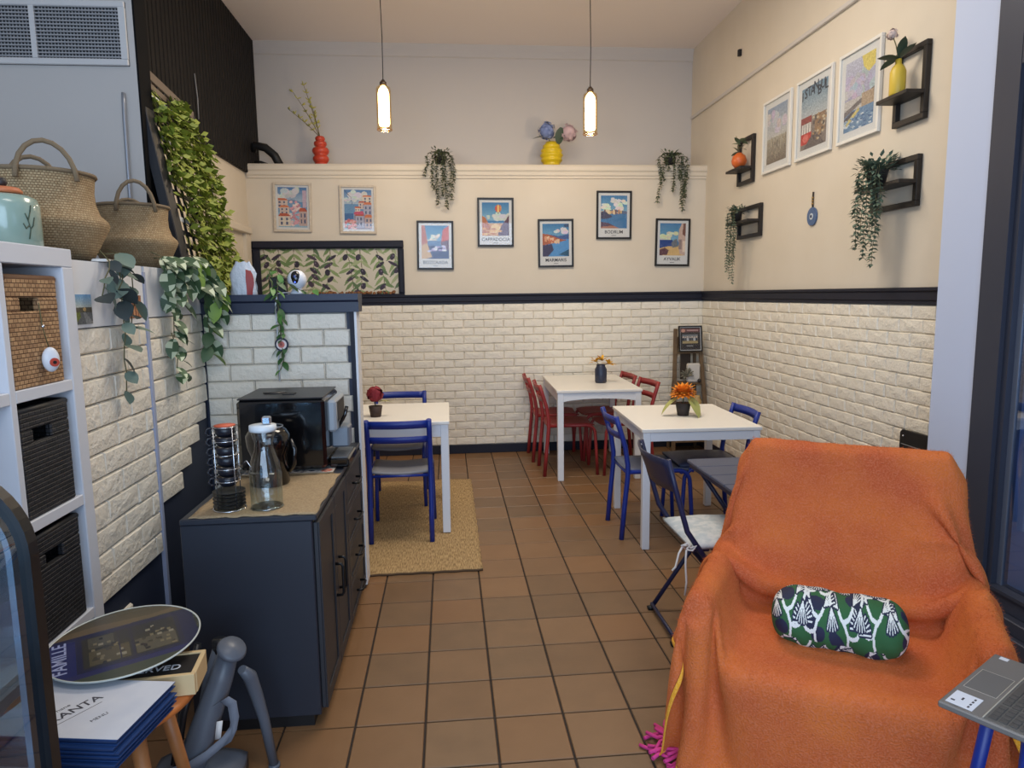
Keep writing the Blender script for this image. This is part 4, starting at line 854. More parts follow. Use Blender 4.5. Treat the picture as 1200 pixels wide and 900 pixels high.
def handle(f, y, z0, z1, horiz=False):
    x = W+.0225
    if horiz: pts = [(x, z0, y), (x+.022, z0, y), (x+.028, z0+.01, y-.002), (x+.028, z1-.01, y-.002), (x+.022, z1, y), (x, z1, y)]
    else: pts = [(x, y, z1), (x+.022, y, z1), (x+.028, y, z1-.012), (x+.028, y, z0+.012), (x+.022, y, z0), (x, y, z0)]
    MB().tube(pts, .006, 8).build('handle', m_hdl, f)
d1 = front('door', .02, .335, .065, .765); d2 = front('door', .34, .655, .065, .765); handle(d1, .30, .37, .50); handle(d2, .375, .37, .50)
for k in range(4):
    z0 = .065+.176*k; f = front('drawer', .665, D-.01, z0, z0+.171); handle(f, z0+.088, .84, .96, True)
cab.location.z = 0
mtt = thing('burlap_runner', 'burlap runner laid over the sideboard top', 'mat', (X0, Y0, ZT+.0012))
m_burl = mat('burlap', (178, 156, 122), .95, var=(150, (142, 120, 90), .25), bump=(260, .6, .003))
P = [[(.03+.428*i/24+.003*math.sin(j), .0+.55*j/20+.004*math.sin(i*1.3), .0035+.0012*math.sin(i*2+j)) for j in range(21)] for i in range(25)]
MB().sheet(P, .0033).build('cloth', m_burl, mtt, fix=True)
im = Img(60, 60, (150, 140, 134)); g = random.Random(4)
for i in range(6):
    for j in range(6):
        x, y = i/6, j/6; im.rect(x+.005, y+.005, x+.16, y+.16, g.choice([(176, 168, 160), (120, 112, 112), (196, 188, 178), (150, 110, 96)])); im.ell(x+.083, y+.083, .06, .06, g.choice([(190, 96, 78), (96, 96, 104), (206, 198, 190)])); im.ell(x+.083, y+.083, .03, .03, g.choice([(70, 70, 80), (206, 150, 130), (226, 220, 210)]))
pmt = mobj('patterned_mat', print_mesh(im, .38, .42, fn=lambda x, z: (x, z, 0)), None, (-.70, 3.155, ZT+.006)); tag(pmt, 'patchwork tile pattern mat under the coffee machine', 'mat')
# underside and edge so the mat has thickness
MB().box(-.19, .19, -.21, .21, -.005, -.0006).build('backing', m_burl, pmt)
# ---- coffee machine
m_gb = mat('gloss_black', (12, 12, 14), .12, coat=.4); m_gs = mat('silver_plastic', (120, 128, 138), .35, metal=.3); m_dg = mat('dark_grey_plastic', (36, 37, 40), .4)
cm = thing('coffee_machine', 'glossy black bean to cup coffee machine on the sideboard', 'coffee machine', (-.90, 2.955, ZT+.0075))
MB().box(0, .365, 0, .36, .012, .315, .014).build('body', m_gb, cm)
MB().box(.004, .361, .004, .356, .3155, .322, .003).build('lid', m_dg, cm); MB().box(.17, .22, .10, .15, .3222, .326).build('lid_grip', m_black, cm)
MB().box(.3655, .405, .05, .31, .16, .30, .01).build('front_panel', mat('screen_silver', (150, 158, 166), .3), cm); MB().box(.4052, .407, .09, .27, .20, .285).build('display', m_black, cm)
MB().box(.3655, .445, .13, .23, .075, .17, .008).build('spout', m_gs, cm); MB().tube([(.40, .13, .17), (.43, .13, .22), (.44, .13, .26)], .008, 8).build('steam_wand', m_gb, cm)
MB().box(.3655, .45, .06, .30, .0, .04, .006).build('drip_tray', m_gb, cm)
for k in range(9): MB().box(.372+.008*k, .376+.008*k, .075, .285, .0401, .043).build('tray_bar', m_gs, cm)
MB().lathe([(0, .0), (.05, .0), (.05, .004), (0, .004)], (0, 0, 0), 20).build('badge', m_dg, cm, (.12, .18, .3222))
# round black bean container in front of the machine
t = thing('coffee_grinder', 'round black grinder behind the glass carafe', 'grinder', (-.735, 2.80, ZT+.0037))
MB().lathe([(0, 0), (.075, 0), (.078, .01), (.07, .12), (.082, .15), (.085, .2), (.07, .225), (.05, .232), (0, .234)], n=28).build('body', m_gb, t)
MB().tube([(.0775, 0, .05), (.1, -.01, .08), (.105, -.01, .14), (.088, 0, .18)], .009, 8).build('handle', m_gb, t); MB().tube([(.06*math.cos(a), .06*math.sin(a), .2345) for a in [2*math.pi*k/20 for k in range(21)]], .003, 6, False).build('ring', m_gs, t)
# ---- cup stand
st = thing('cup_stand', 'chrome wire stand for stacked espresso cups', 'stand', (-.795, 2.475, ZT+.0038))
m_ch = mat('chrome', (206, 208, 212), .2, metal=.95)
MB().tube([(.055*math.cos(a), .055*math.sin(a), .003) for a in [2*math.pi*k/24 for k in range(25)]], .0025, 6, False).build('base_ring', m_ch, st)
for a in (40, 140, 220, 320): MB().tube([(.042*math.cos(R(a)), .042*math.sin(R(a)), z) for z in (.003, .15, .30)], .0022, 6).build('upright', m_ch, st)
for z in (.105, .15, .20, .25, .30): MB().tube([(.042*math.cos(a), .042*math.sin(a), z) for a in [2*math.pi*k/20 for k in range(21)]], .0018, 5, False).build('ring', m_ch, st)
MB().tube([(.042, 0, .13), (.075, -.01, .125), (.085, -.01, .15), (.07, -.01, .175), (.05, -.005, .16)], .002, 6).build('loop_handle', m_ch, st)
m_cup = mat('navy_black_cup', (26, 28, 38), .35); m_saucer = mat('black_saucer', (20, 20, 22), .4)
cup0 = None
order = ['topmost', 'second from the top', 'third from the top', 'fourth from the top', 'second from the bottom', 'lowest']
for k in range(6):
    z = .0855+.0357*k; lab = f'black espresso cup in the wire stand, {order[5-k]}'
    if cup0 is None:
        cup0 = thing('espresso_cup', lab, 'cup', (-.795, 2.475, ZT+.0042+z), R(200), 'espresso cups in the wire stand')
        MB().lathe([(0, .0), (.024, 0), (.033, .012), (.036, .035), (.034, .035), (.031, .013), (0, .005)], n=22).build('bowl', m_cup, cup0)
        MB().tube([(.034, 0, .031), (.056, 0, .031), (.064, 0, .018), (.056, 0, .006), (.032, 0, .008)], .004, 6).build('handle', m_cup, cup0)
    else: dup(cup0, (-.795, 2.475, ZT+.0042+z), R(200), lab)
tag(MB().lathe([(0, 0), (.035, 0), (.036, .004), (0, .006)], n=20).build('orange_lid', mat('orange_enamel', (206, 96, 66), .5), None, (-.795, 2.475, ZT+.0042+.0855+.0357*6+.0005)), 'orange disc on top of the stacked cups', 'lid')
sc0 = None
for k in range(5):
    lab = ['lowest', 'second from the bottom', 'middle', 'second from the top', 'topmost'][k]+' black saucer in the pile under the cups'
    me_loc = (-.795, 2.475, ZT+.0068+.013*k)
    o = MB().lathe([(0, 0), (.028, 0), (.055, .011), (.056, .0125), (.03, .004), (0, .004)], n=26).build('saucer', m_saucer, None, me_loc); tag(o, lab, 'saucer', 'saucers under the cup stack')
# ---- glass carafe with water
t = thing('water_carafe', 'glass carafe of water with a white lid on the sideboard', 'carafe', (-.665, 2.475, ZT+.0045))
m_cg = glass_mat('carafe_glass', (246, 249, 249), .08)
MB().lathe([(.052, .004), (.056, .012), (.056, .13), (.05, .165), (.034, .21), (.031, .235), (.042, .275), (.044, .285)], n=30).build('glass', m_cg, t)
MB().lathe([(0, .0005), (.05, .0005), (.054, .006), (.054, .128), (.0, .129)], n=30).build('water', glass_mat('water', (234, 240, 240), .06), t)
MB().lathe([(.046, .279), (.047, .286), (.046, .300), (.0, .302)], n=26).build('lid', mat('white_plastic', (214, 222, 228), .4), t); MB().lathe([(.056, 0), (.057, .004), (.05, .008)], n=30).build('thick_base', glass_mat('base_glass', (190, 206, 206), .25), t)
MB().box(.0, .03, -.012, .012, .3022, .330, .004).build('pour_tab', m_ch, t)
# ================================================================== partition ledge things
ZL = 1.5672
t = thing('paper_bag', 'small crumpled white and red printed bag on the partition ledge', 'bag', (-1.03, 3.645, ZL))
m_bag = mat('white_foil', (206, 212, 220), .4, bump=(30, .6, .02)); P = []
for j in range(9):
    q = j/8; P.append([((.062+.006*math.sin(k*2+j))*(1-.45*max(0, q-.65)/.35)*math.cos(a), .032*(1-.8*q**2)*math.sin(a), .165*q+.004*math.sin(k*1.7)*(j > 0)) for k, a in enumerate([2*math.pi*k/20 for k in range(21)])])
MB().grid(P, flip=True).build('sack', m_bag, t)
MB().grid([[(p[0]*1.03, p[1]*1.06, p[2]) for p in row[1:4]] for row in P[:7]], flip=True).build('red_band', mat('red_print', (150, 52, 50), .5), t); MB().grid([[(p[0]*1.03, p[1]*1.06, p[2]) for p in row[16:19]] for row in P[:7]], flip=True).build('red_band', mat('red_print', (150, 52, 50), .5), t)
t = thing('security_camera', 'small white round security camera on the partition ledge', 'camera', (-.765, 3.645, ZL)); m_pw = mat('white_gloss', (222, 226, 234), .3)
MB().lathe([(0, 0), (.036, 0), (.038, .006), (.03, .016), (.022, .03), (0, .031)], n=24).build('base', m_pw, t); MB().ball((0, 0, .074), .048, 22, 14, (1, 1, 1.02)).build('head', m_pw, t)
MB().ball((0, -.026, .080), .034, 18, 12, (.8, .75, 1.1)).build('face', m_gb, t); MB().ball((0, -.0515, .088), .007, 10, 8, (1, .4, 1)).build('lens', mat('lens_blue', (70, 90, 150), .1), t); MB().ball((.0, -.0515, .06), .0035, 8, 6, (1, .4, 1)).build('status_light', mat('led_blue', (60, 90, 255), emit=((80, 110, 255), 3.)), t)
tag(MB().box(-.90, -.82, 3.62, 3.685, ZL, ZL+.088, .006).build('speaker_box', m_black), 'small black box behind the ivy on the partition ledge', 'box')
MBc = MB().tube([(-.79, 3.66, ZL+.006), (-.82, 3.60, ZL+.008), (-.845, 3.553, ZL+.004), (-.855, 3.548, ZL-.05), (-.858, 3.556, 1.47), (-.86, 3.575, 1.40), (-.862, 3.577, 1.13)], .0035, 6)
tag(MBc.build('camera_cable', m_pw), 'thin white cable hanging from the camera down the partition', 'cable')
# ---- hanging vines: every leaf is a part
def vine(name, label, loc, stems, leafmats, L, W, seed, step=.03, bend=.3, out=(0, -1, 0), droop=0., up=.5):
    g = random.Random(seed); t = thing(name, label, 'plant', loc)
    ms = [leaf_mesh(L*s, W*s, bend, m) for m in leafmats for s in (.75, 1.1)]
    for pts in stems:
        P = [Vector(p) for p in pts]; C_ = []
        for a, b in zip(P[:-1], P[1:]):
            n = max(1, int((b-a).length/step))
            for i in range(n): C_.append(a+(b-a)*i/n+Vector((g.uniform(-1, 1), g.uniform(-1, 1), 0))*.004)
        C_.append(P[-1]); MB().tube(C_, .0022, 5).build('stem', m_stem, t)
        for i, p in enumerate(C_[1:]):
            s = 1 if i % 2 else -1; az = math.atan2(out[1], out[0])-math.pi/2+s*g.uniform(.35, 1.5)
            mobj('leaf', g.choice(ms), t, p, (g.uniform(-1.15, up-.6), g.uniform(-.5, .5), az))
    return t
m_iv1 = mat('ivy_green', (84, 128, 62), .5, rand=.15); m_iv2 = mat('ivy_dark', (52, 92, 46), .5, rand=.15)
vine('hanging_ivy', 'green ivy hanging over the partition ledge beside the camera', (-.845, 3.63, ZL), [[(-.02, .02, .13), (.0, -.03, .10), (.0, -.085, .02), (.005, -.09, -.08), (.0, -.065, -.2), (-.015, -.06, -.27)], [(-.02, .02, .15), (-.05, -.02, .12), (-.03, -.07, .06), (-.01, -.085, -.02), (.02, -.088, -.12)], [(0, .0, .08), (.05, -.04, .05), (.11, -.05, .02), (.17, -.04, .02)], [(0, -.085, -.1), (.02, -.07, -.22), (.005, -.06, -.34), (-.01, -.055, -.38)]], [m_iv1, m_iv2], .055, .026, 3, .024)
t = thing('eye_amulet', 'white and navy eye amulet hanging on the partition bricks', 'ornament', (-.835, 3.548, 1.318))
for r_, y_, m in ((.034, .006, mat('amulet_navy', (26, 30, 50), .25)), (.025, .010, mat('amulet_white', (226, 216, 212), .4)), (.016, .0135, mat('amulet_coral', (196, 104, 90), .4)), (.007, .0165, mat('amulet_rust', (140, 62, 52), .4))):
    MB().cyl((0, -y_, 0), (0, -y_+.004, 0), r_, 26).build('ring', m, t)
MB().tube([(0, -.004, .034), (.0, -.006, .09), (0, -.012, .16)], .0015, 5).build('string', m_stem, t); MB().tube([(0, -.004, -.034), (0, -.004, -.075)], .0015, 5).build('string', m_stem, t)
# ================================================================== left wall: plants, postcards
m_eu1 = mat('eucalyptus', (98, 116, 104), .6, rand=.15); m_eu2 = mat('eucalyptus_dark', (44, 56, 58), .55, rand=.15); m_va = mat('variegated_green', (66, 92, 62), .5, rand=.2); m_vb = mat('variegated_pale', (190, 200, 170), .5, rand=.1)
ZW = 1.685; xw = -1.219
vine('eucalyptus_vine', 'grey green eucalyptus hanging down the white wall beside the postcards', (xw, 2.62, ZW), [[(-.03, .02, .03), (.035, .02, .03), (.04, .03, -.06), (.035, .04, -.18), (.03, .03, -.30), (.03, .035, -.40), (.03, .02, -.47)], [(-.02, .08, .05), (.035, .06, .03), (.04, .05, -.04), (.04, .0, -.10)], [(.0, -.02, .04), (.04, -.04, .0), (.045, -.09, -.06), (.045, -.13, -.12)], [(.02, .05, .03), (.045, .10, -.04), (.04, .12, -.14), (.035, .09, -.24)]], [m_eu1, m_eu1, m_eu2], .075, .062, 11, .036, .2, (1, 0, 0))
def vleaf(L, W):
    """leaf with a pale rim: base leaf plus pale stripe faces in one mesh with two slots"""
    me = leaf_mesh(L, W, .3, m_va, n=6); me.materials.append(m_vb)
    for p in me.polygons:
        c = p.center
        if abs(c.x) > 0 and (p.index % 5 in (0, 3)): p.material_index = 1
    return me
_lm = leaf_mesh
vl = [vleaf(.09, .056), vleaf(.07, .045), vleaf(.105, .066)]
def vine2(name, label, loc, stems, seed, meshes, step=.026):
    g = random.Random(seed); t = thing(name, label, 'plant', loc)
    for pts in stems:
        P = [Vector(p) for p in pts]; C_ = []
        for a, b in zip(P[:-1], P[1:]):
            n = max(1, int((b-a).length/step)); C_ += [a+(b-a)*i/n for i in range(n)]
        C_.append(P[-1]); MB().tube(C_, .0022, 5).build('stem', m_stem, t)
        for i, p in enumerate(C_[1:]): mobj('leaf', g.choice(meshes), t, p, (g.uniform(-1.2, -.1), g.uniform(-.5, .5), math.pi*1.5+(1 if i % 2 else -1)*g.uniform(.2, 1.5)))
    return t
vine2('variegated_vine', 'variegated vine hanging beside the pale strip on the white wall', (xw, 3.12, ZW), [[(-.03, 0, .04), (.035, .0, .04), (.04, -.01, -.1), (.035, -.0, -.22), (.03, .0, -.30)], [(-.02, .06, .03), (.045, .05, .03), (.05, .06, -.06), (.045, .05, -.14)], [(0, -.1, .06), (.04, -.08, .04), (.045, -.04, -.04), (.045, -.05, -.10)], [(0, .02, .05), (.05, .12, .04), (.05, .16, -.04)], [(.02, .0, -.28), (.03, .03, -.36), (.03, .01, -.43), (.03, .06, -.46)]], 12, vl)
m_vy = mat('lime_vine', (120, 150, 62), .5, rand=.2); vly = [leaf_mesh(.10, .064, .3, m_vy), leaf_mesh(.09, .058, .3, m_va), vl[2]]
vine2('lime_vine', 'lime and dark leaved vine hanging at the corner of the partition', (xw, 3.44, ZW), [[(-.02, -.05, .05), (.05, -.02, .04), (.055, .0, -.06), (.055, .04, -.18), (.05, .07, -.30), (.05, .06, -.40)], [(0, .05, .06), (.07, .06, .02), (.10, .04, -.1), (.11, .03, -.18)], [(0, -.1, .05), (.05, -.1, .03), (.055, -.08, -.06)], [(0, .0, .07), (.05, .05, .06), (.07, .1, -.02), (.09, .08, -.1), (.12, .06, -.14)]], 14, vly)
def card(label, y0, y1, z0, z1, im):
    o = mobj('postcard', print_mesh(im, y1-y0, z1-z0), None, (xw-.0032, (y0+y1)/2, (z0+z1)/2), (0, 0, R(90))); tag(o, label, 'postcard')
    MB().box(-(y1-y0)/2, (y1-y0)/2, .0003, .0014, -(z1-z0)/2, (z1-z0)/2).build('card_back', m_mount, o)
im = Img(36, 30, (110, 150, 190)); im.vgrad(0, .5, (110, 160, 206), (206, 206, 190)); im.rect(0, .45, 1, .62, (90, 84, 70)); im.rect(0, .6, 1, 1, (110, 112, 112)); im.poly([(.45, .6), (.6, .6), (1, .95), (1, 1), (.6, 1)], (150, 150, 146)); im.poly([(.0, .6), (.25, .58), (.3, .75), (0, .95)], (120, 130, 60)); im.ell(.55, .5, .1, .06, (206, 170, 110)); im.noise(10, 1)
card('postcard of a road towards a sunset beside the shelf unit', 2.405, 2.512, 1.470, 1.570, im)
im = Img(36, 30, (150, 96, 66))
for k in range(14): im.rect(k/14, .2+.1*(k % 3), k/14+.05, 1, [(190, 130, 90), (110, 62, 46), (206, 160, 120)][k % 3])
im.noise(12, 2); card('brown postcard half hidden by the eucalyptus', 2.79, 2.90, 1.478, 1.567, im)
# ================================================================== white shelf unit with baskets
m_un = mat('white_foil_board', (214, 218, 226), .45)
us = thing('shelf_unit', 'white open shelf unit at the left with woven baskets inside', 'shelf', (-1.60, 1.15, 0)); DX = .395; LY = 1.228
MB().box(0, DX, 0, LY, 1.655, 1.713, .003).build('top_board', m_un, us)
for y0, y1 in ((LY-.062, LY), (0, .05)): MB().box(0, DX, y0, y1, 0, 1.6545, .003).build('end_panel', m_un, us)
MB().box(0.0, DX-.001, .845, .872, 0.105, 1.6545, .002).build('divider', m_un, us); MB().box(0, DX-.001, .425, .452, .105, 1.6545, .002).build('divider', m_un, us)
for z in (1.300, .920, .532, .105):
    for y0, y1 in ((.8725, LY-.0625), (.4525, .8445), (.0505, .4245)): MB().box(0, DX-.001, y0, y1, z-.035, z, .002).build('shelf_board', m_un, us)
def basket_box(label, y0, y1, z0, h, m, x0=-1.56, x1=-1.212, cut=(.10, .055)):
    t = thing('storage_basket', label, 'basket', (x0, y0, z0)); W_, L_ = x1-x0, y1-y0
    # front with a hand hole: built from strips round the hole
    yc, zc, hw, hh = L_*.42, h-.075, .045, .02
    def bx(nm, b): o = MB().box(*b, .004).build(nm, m, t); box_uv(o.data); return o
    bx('front', (W_-.02, W_, 0, L_, 0, zc-hh)); bx('front', (W_-.02, W_, 0, L_, zc+hh, h)); bx('front', (W_-.02, W_, 0, yc-hw, zc-hh, zc+hh)); bx('front', (W_-.02, W_, yc+hw, L_, zc-hh, zc+hh))
    bx('side', (0, W_-.0205, L_-.018, L_, 0, h)); bx('side', (0, W_-.0205, 0, .018, 0, h)); bx('back', (0, .018, .0185, L_-.0185, 0, h)); bx('base', (.0185, W_-.0205, .0185, L_-.0185, 0, .015))
    MB().tube([(W_-.01, 0, h), (W_-.01, L_, h), (0.01, L_, h), (0.01, 0, h), (W_-.01, 0, h)], .011, 8).build('rim', m, t)
    return t
m_wick = weave('wicker', (190, 152, 110), (104, 72, 46), 50, 80); m_bw = weave('black_wicker', (46, 46, 50), (16, 16, 18), 34, 74, .55)
bt1 = basket_box('brown wicker basket with a hand hole on the upper shelf', 2.035, 2.285, 1.3005, .315, m_wick)
basket_box('black woven basket on the middle shelf of the white unit', 2.035, 2.285, .9205, .315, m_bw); basket_box('black woven basket on the lower shelf of the white unit', 2.035, 2.285, .5325, .325, m_bw)
t = thing('egg_amulet', 'white egg shaped amulet with a red eye hanging on the brown wicker basket', 'ornament', (-1.198, 2.188, 1.375), R(-40))
MB().ball((.006, 0, 0), .03, 18, 12, (.45, .8, 1.25)).build('egg', m_pw, t); MB().cyl((.0185, .004, -.008), (.0215, .004, -.008), .013, 18).build('eye', mat('eye_red', (190, 76, 60), .4), t); MB().cyl((.0216, .004, -.008), (.0235, .004, -.008), .005, 12).build('pupil', m_black, t)
MB().tube([(.0, 0, .036), (-.004, -.01, .10), (-.008, -.012, .17)], .0015, 5).build('string', m_stem, t); MB().ball((.0, -.01, .10), .006, 8, 6).build('bead', m_ch, t)
# teal canister
t = thing('ceramic_canister', 'pale teal ceramic canister with painted branch on the white unit', 'canister', (-1.325, 2.255, 1.7135))
m_teal = mat('celadon', (152, 172, 158), .22, var=(8, (132, 156, 146), .3), coat=.5)
MB().lathe([(0, 0), (.088, 0), (.094, .006), (.094, .12), (.088, .142), (.07, .152), (.045, .156), (0, .157)], n=36).build('body', m_teal, t)
MB().lathe([(0, .1575), (.052, .1575), (.054, .165), (.045, .175), (0, .178)], n=28).build('lid', mat('rust_rim', (190, 110, 70), .5), t); MB().lathe([(0, .178), (.012, .178), (.018, .19), (.012, .204), (0, .206)], n=16).build('knob', m_potd, t)
def onc(a, z, r=.0945): return (r*math.cos(a), r*math.sin(a), z)
for pts in ([(.35, .02), (.42, .05), (.36, .075), (.45, .10)], [(.42, .05), (.52, .06), (.6, .085)], [(.38, .06), (.28, .05), (.2, .065)], [(.45, .1), (.5, .12)], [(.36, .075), (.28, .095)]):
    MB().tube([onc(a-.75, z) for a, z in pts], .002, 5).build('painted_twig', m_leafd, t)
# ---- seagrass belly baskets
m_sg = weave('seagrass', (184, 160, 122), (138, 110, 76), 90, 120, .8, .7); m_rope = mat('rope', (124, 106, 82), .85, bump=(180, .6, .004))
def belly(label, loc, k, hz, rz, hs):
    t = thing('seagrass_basket', label, 'basket', loc, rz, 'seagrass belly baskets')
    pr_ = [(0, .004), (.125, .0), (.14, .01), (.165, .06), (.192, .115), (.20, .135), (.194, .148), (.172, .17), (.160, .21), (.158, .25), (.163, .295), (.168, .31), (.160, .312), (.152, .25), (.16, .19), (.185, .14), (.13, .02), (0, .014)]
    b_ = MB().lathe([(r_*k, z*hz) for r_, z in pr_], n=40).build('body', m_sg, t); lathe_uv(b_.data, .17*k)
    MB().tube([(.165*k*math.cos(a), .165*k*math.sin(a), .306*hz) for a in [2*math.pi*q/40 for q in range(41)]], .008, 6, False).build('rim', m_rope, t)
    for s, tilt, hh in hs:
        MB().tube([(s*.166*k*(1-.0*q)+s*tilt*math.sin(math.pi*q/10), .085*k*math.cos(math.pi*q/10), .27*hz+(hh+.03)*math.sin(math.pi*q/10)) for q in range(11)], .0085, 7).build('handle', m_rope, t)
    return t
belly('large seagrass belly basket with rope handles behind the teal canister', (-1.43, 2.66, 1.686), 1.03, 1.0, R(-55), ((1, -.02, .10), (-1, .02, .10)))
belly('smaller seagrass belly basket beside the green wall panel', (-1.42, 3.36, 1.686), .90, .92, R(-62), ((1, .0, .10), (-1, .03, .06)))
t = thing('note_booklet', 'folded white leaflet lying by the large seagrass basket', 'leaflet', (-1.24, 2.66, 1.6855), R(100))
MB().box(-.07, .07, -.03, .02, 0, .006, .001).build('page', m_mount, t); MB().box(-.065, .07, -.028, .018, .0065, .010).build('page', m_mount, t)
# ================================================================== ivy screen leaning on the left wall
m_scr = mat('screen_black', (24, 24, 30), .5); m_moss = mat('yellow_green_ivy', (150, 158, 62), .6, var=(8, (112, 128, 44), .25))
tr = thing('ivy_screen', 'black framed screen overgrown with yellow green artificial ivy', 'plant screen', (-1.5, 4.2, 0))
def sp(u, v, o=0.):   # u 0..1 near->far, v 0..1 bottom->top; leaning plane, o = offset towards the room
    y = 3.86+(.80+.06*(1-v))*u; z = 1.50+(2.755-1.50)*v-.07*u*v; x = -1.36-.21*v-.02*u*(1-v); return Vector((x+1.5+o, y-4.2, z+o*.17))
MB().bar(sp(0, 0), sp(0, 1), .11, .05, (1, 0, 0), .004).build('near_post', m_scr, tr); MB().bar(sp(1, 0), sp(1, 1), .03, .03, (1, 0, 0), .003).build('far_post', m_scr, tr)
MB().bar(sp(0, 1), sp(1, 1), .03, .05, (0, 0, 1), .003).build('top_rail', mat('taupe_rail', (106, 92, 80), .6), tr); MB().bar(sp(0, .95), sp(1, .95), .02, .03, (0, 0, 1)).build('top_rail', mat('taupe_rail', (106, 92, 80), .6), tr)
for k in range(1, 9): MB().bar(sp(k/9, 0), sp(k/9, 1), .012, .012, (1, 0, 0)).build('lattice_bar', m_scr, tr)
for k in range(16): MB().bar(sp(0, .04+k*.058), sp(1, .04+k*.058), .008, .024, (0, 0, 1)).build('lattice_slat', m_scr if k % 3 else m_white, tr)
lv = MB(); g = random.Random(21)
for k in range(3000):
    u, v = g.random(), g.random()**.9
    if v > .93-.06*math.sin(u*9) or (u > .86 and v > .86): continue
    if (abs(u-.42+.1*(v-.5)) < .05 and v < .65 and v > .3) and g.random() < .75: continue
    if u < .16 and v < .55 and g.random() < .8: continue
    p = sp(.05+u*1.02, v, g.uniform(.0, .055)); d = Vector((g.uniform(.1, .8), g.uniform(-.8, .8), g.uniform(-1.3, .2))); add_leaf(lv, p, d, g.uniform(.045, .075), g.uniform(.025, .042), (1, .2, .3))
stuff(lv.build('ivy_leaves', m_moss, tr))
# ================================================================== armchair under an orange throw
ac = thing('armchair', 'armchair with white arm knobs hidden under the orange throw', 'armchair', (1.461, 2.385, 0), R(148.2))
m_aw = mat('white_painted_wood', (226, 228, 232), .4); m_pad = mat('armchair_pad', (120, 96, 76), .9)
BT, BB = Vector((0, 0, .922)), Vector((0, .235, .40))          # back: top and foot of its front face
bd = (BT-BB).normalized(); bn = Vector((0, bd.z, -bd.y))        # bn points forward
MB().obox((BT+BB)/2-bn*.04, (.73, .075, (BT-BB).length), Matrix((Vector((1, 0, 0)), bn, bd)).transposed(), .03).build('back_pad', m_pad, ac)
MB().box(-.30, .30, .21, .74, .30, .395, .03).build('seat_pad', m_pad, ac)
for s in (-1, 1):
    MB().tube([(s*.40, .10, .535), (s*.40, .40, .55), (s*.40, .70 if s < 0 else .60, .545)], .028, 10).build('arm', m_aw, ac)
    MB().ball((s*.40, .715 if s < 0 else .61, .545), .031, 14, 10).build('arm_knob', m_aw, ac)
    MB().tube([(s*.40, .58, .53), (s*.37, .58, 0)], .022, 10).build('front_leg', m_aw, ac); MB().tube([(s*.38, .13, .55), (s*.36, -.02, 0)], .022, 10).build('rear_leg', m_aw, ac)
    MB().tube([(s*.36, -.0, .30), (s*.385, .66, .28)], .016, 8).build('side_rail', m_aw, ac)
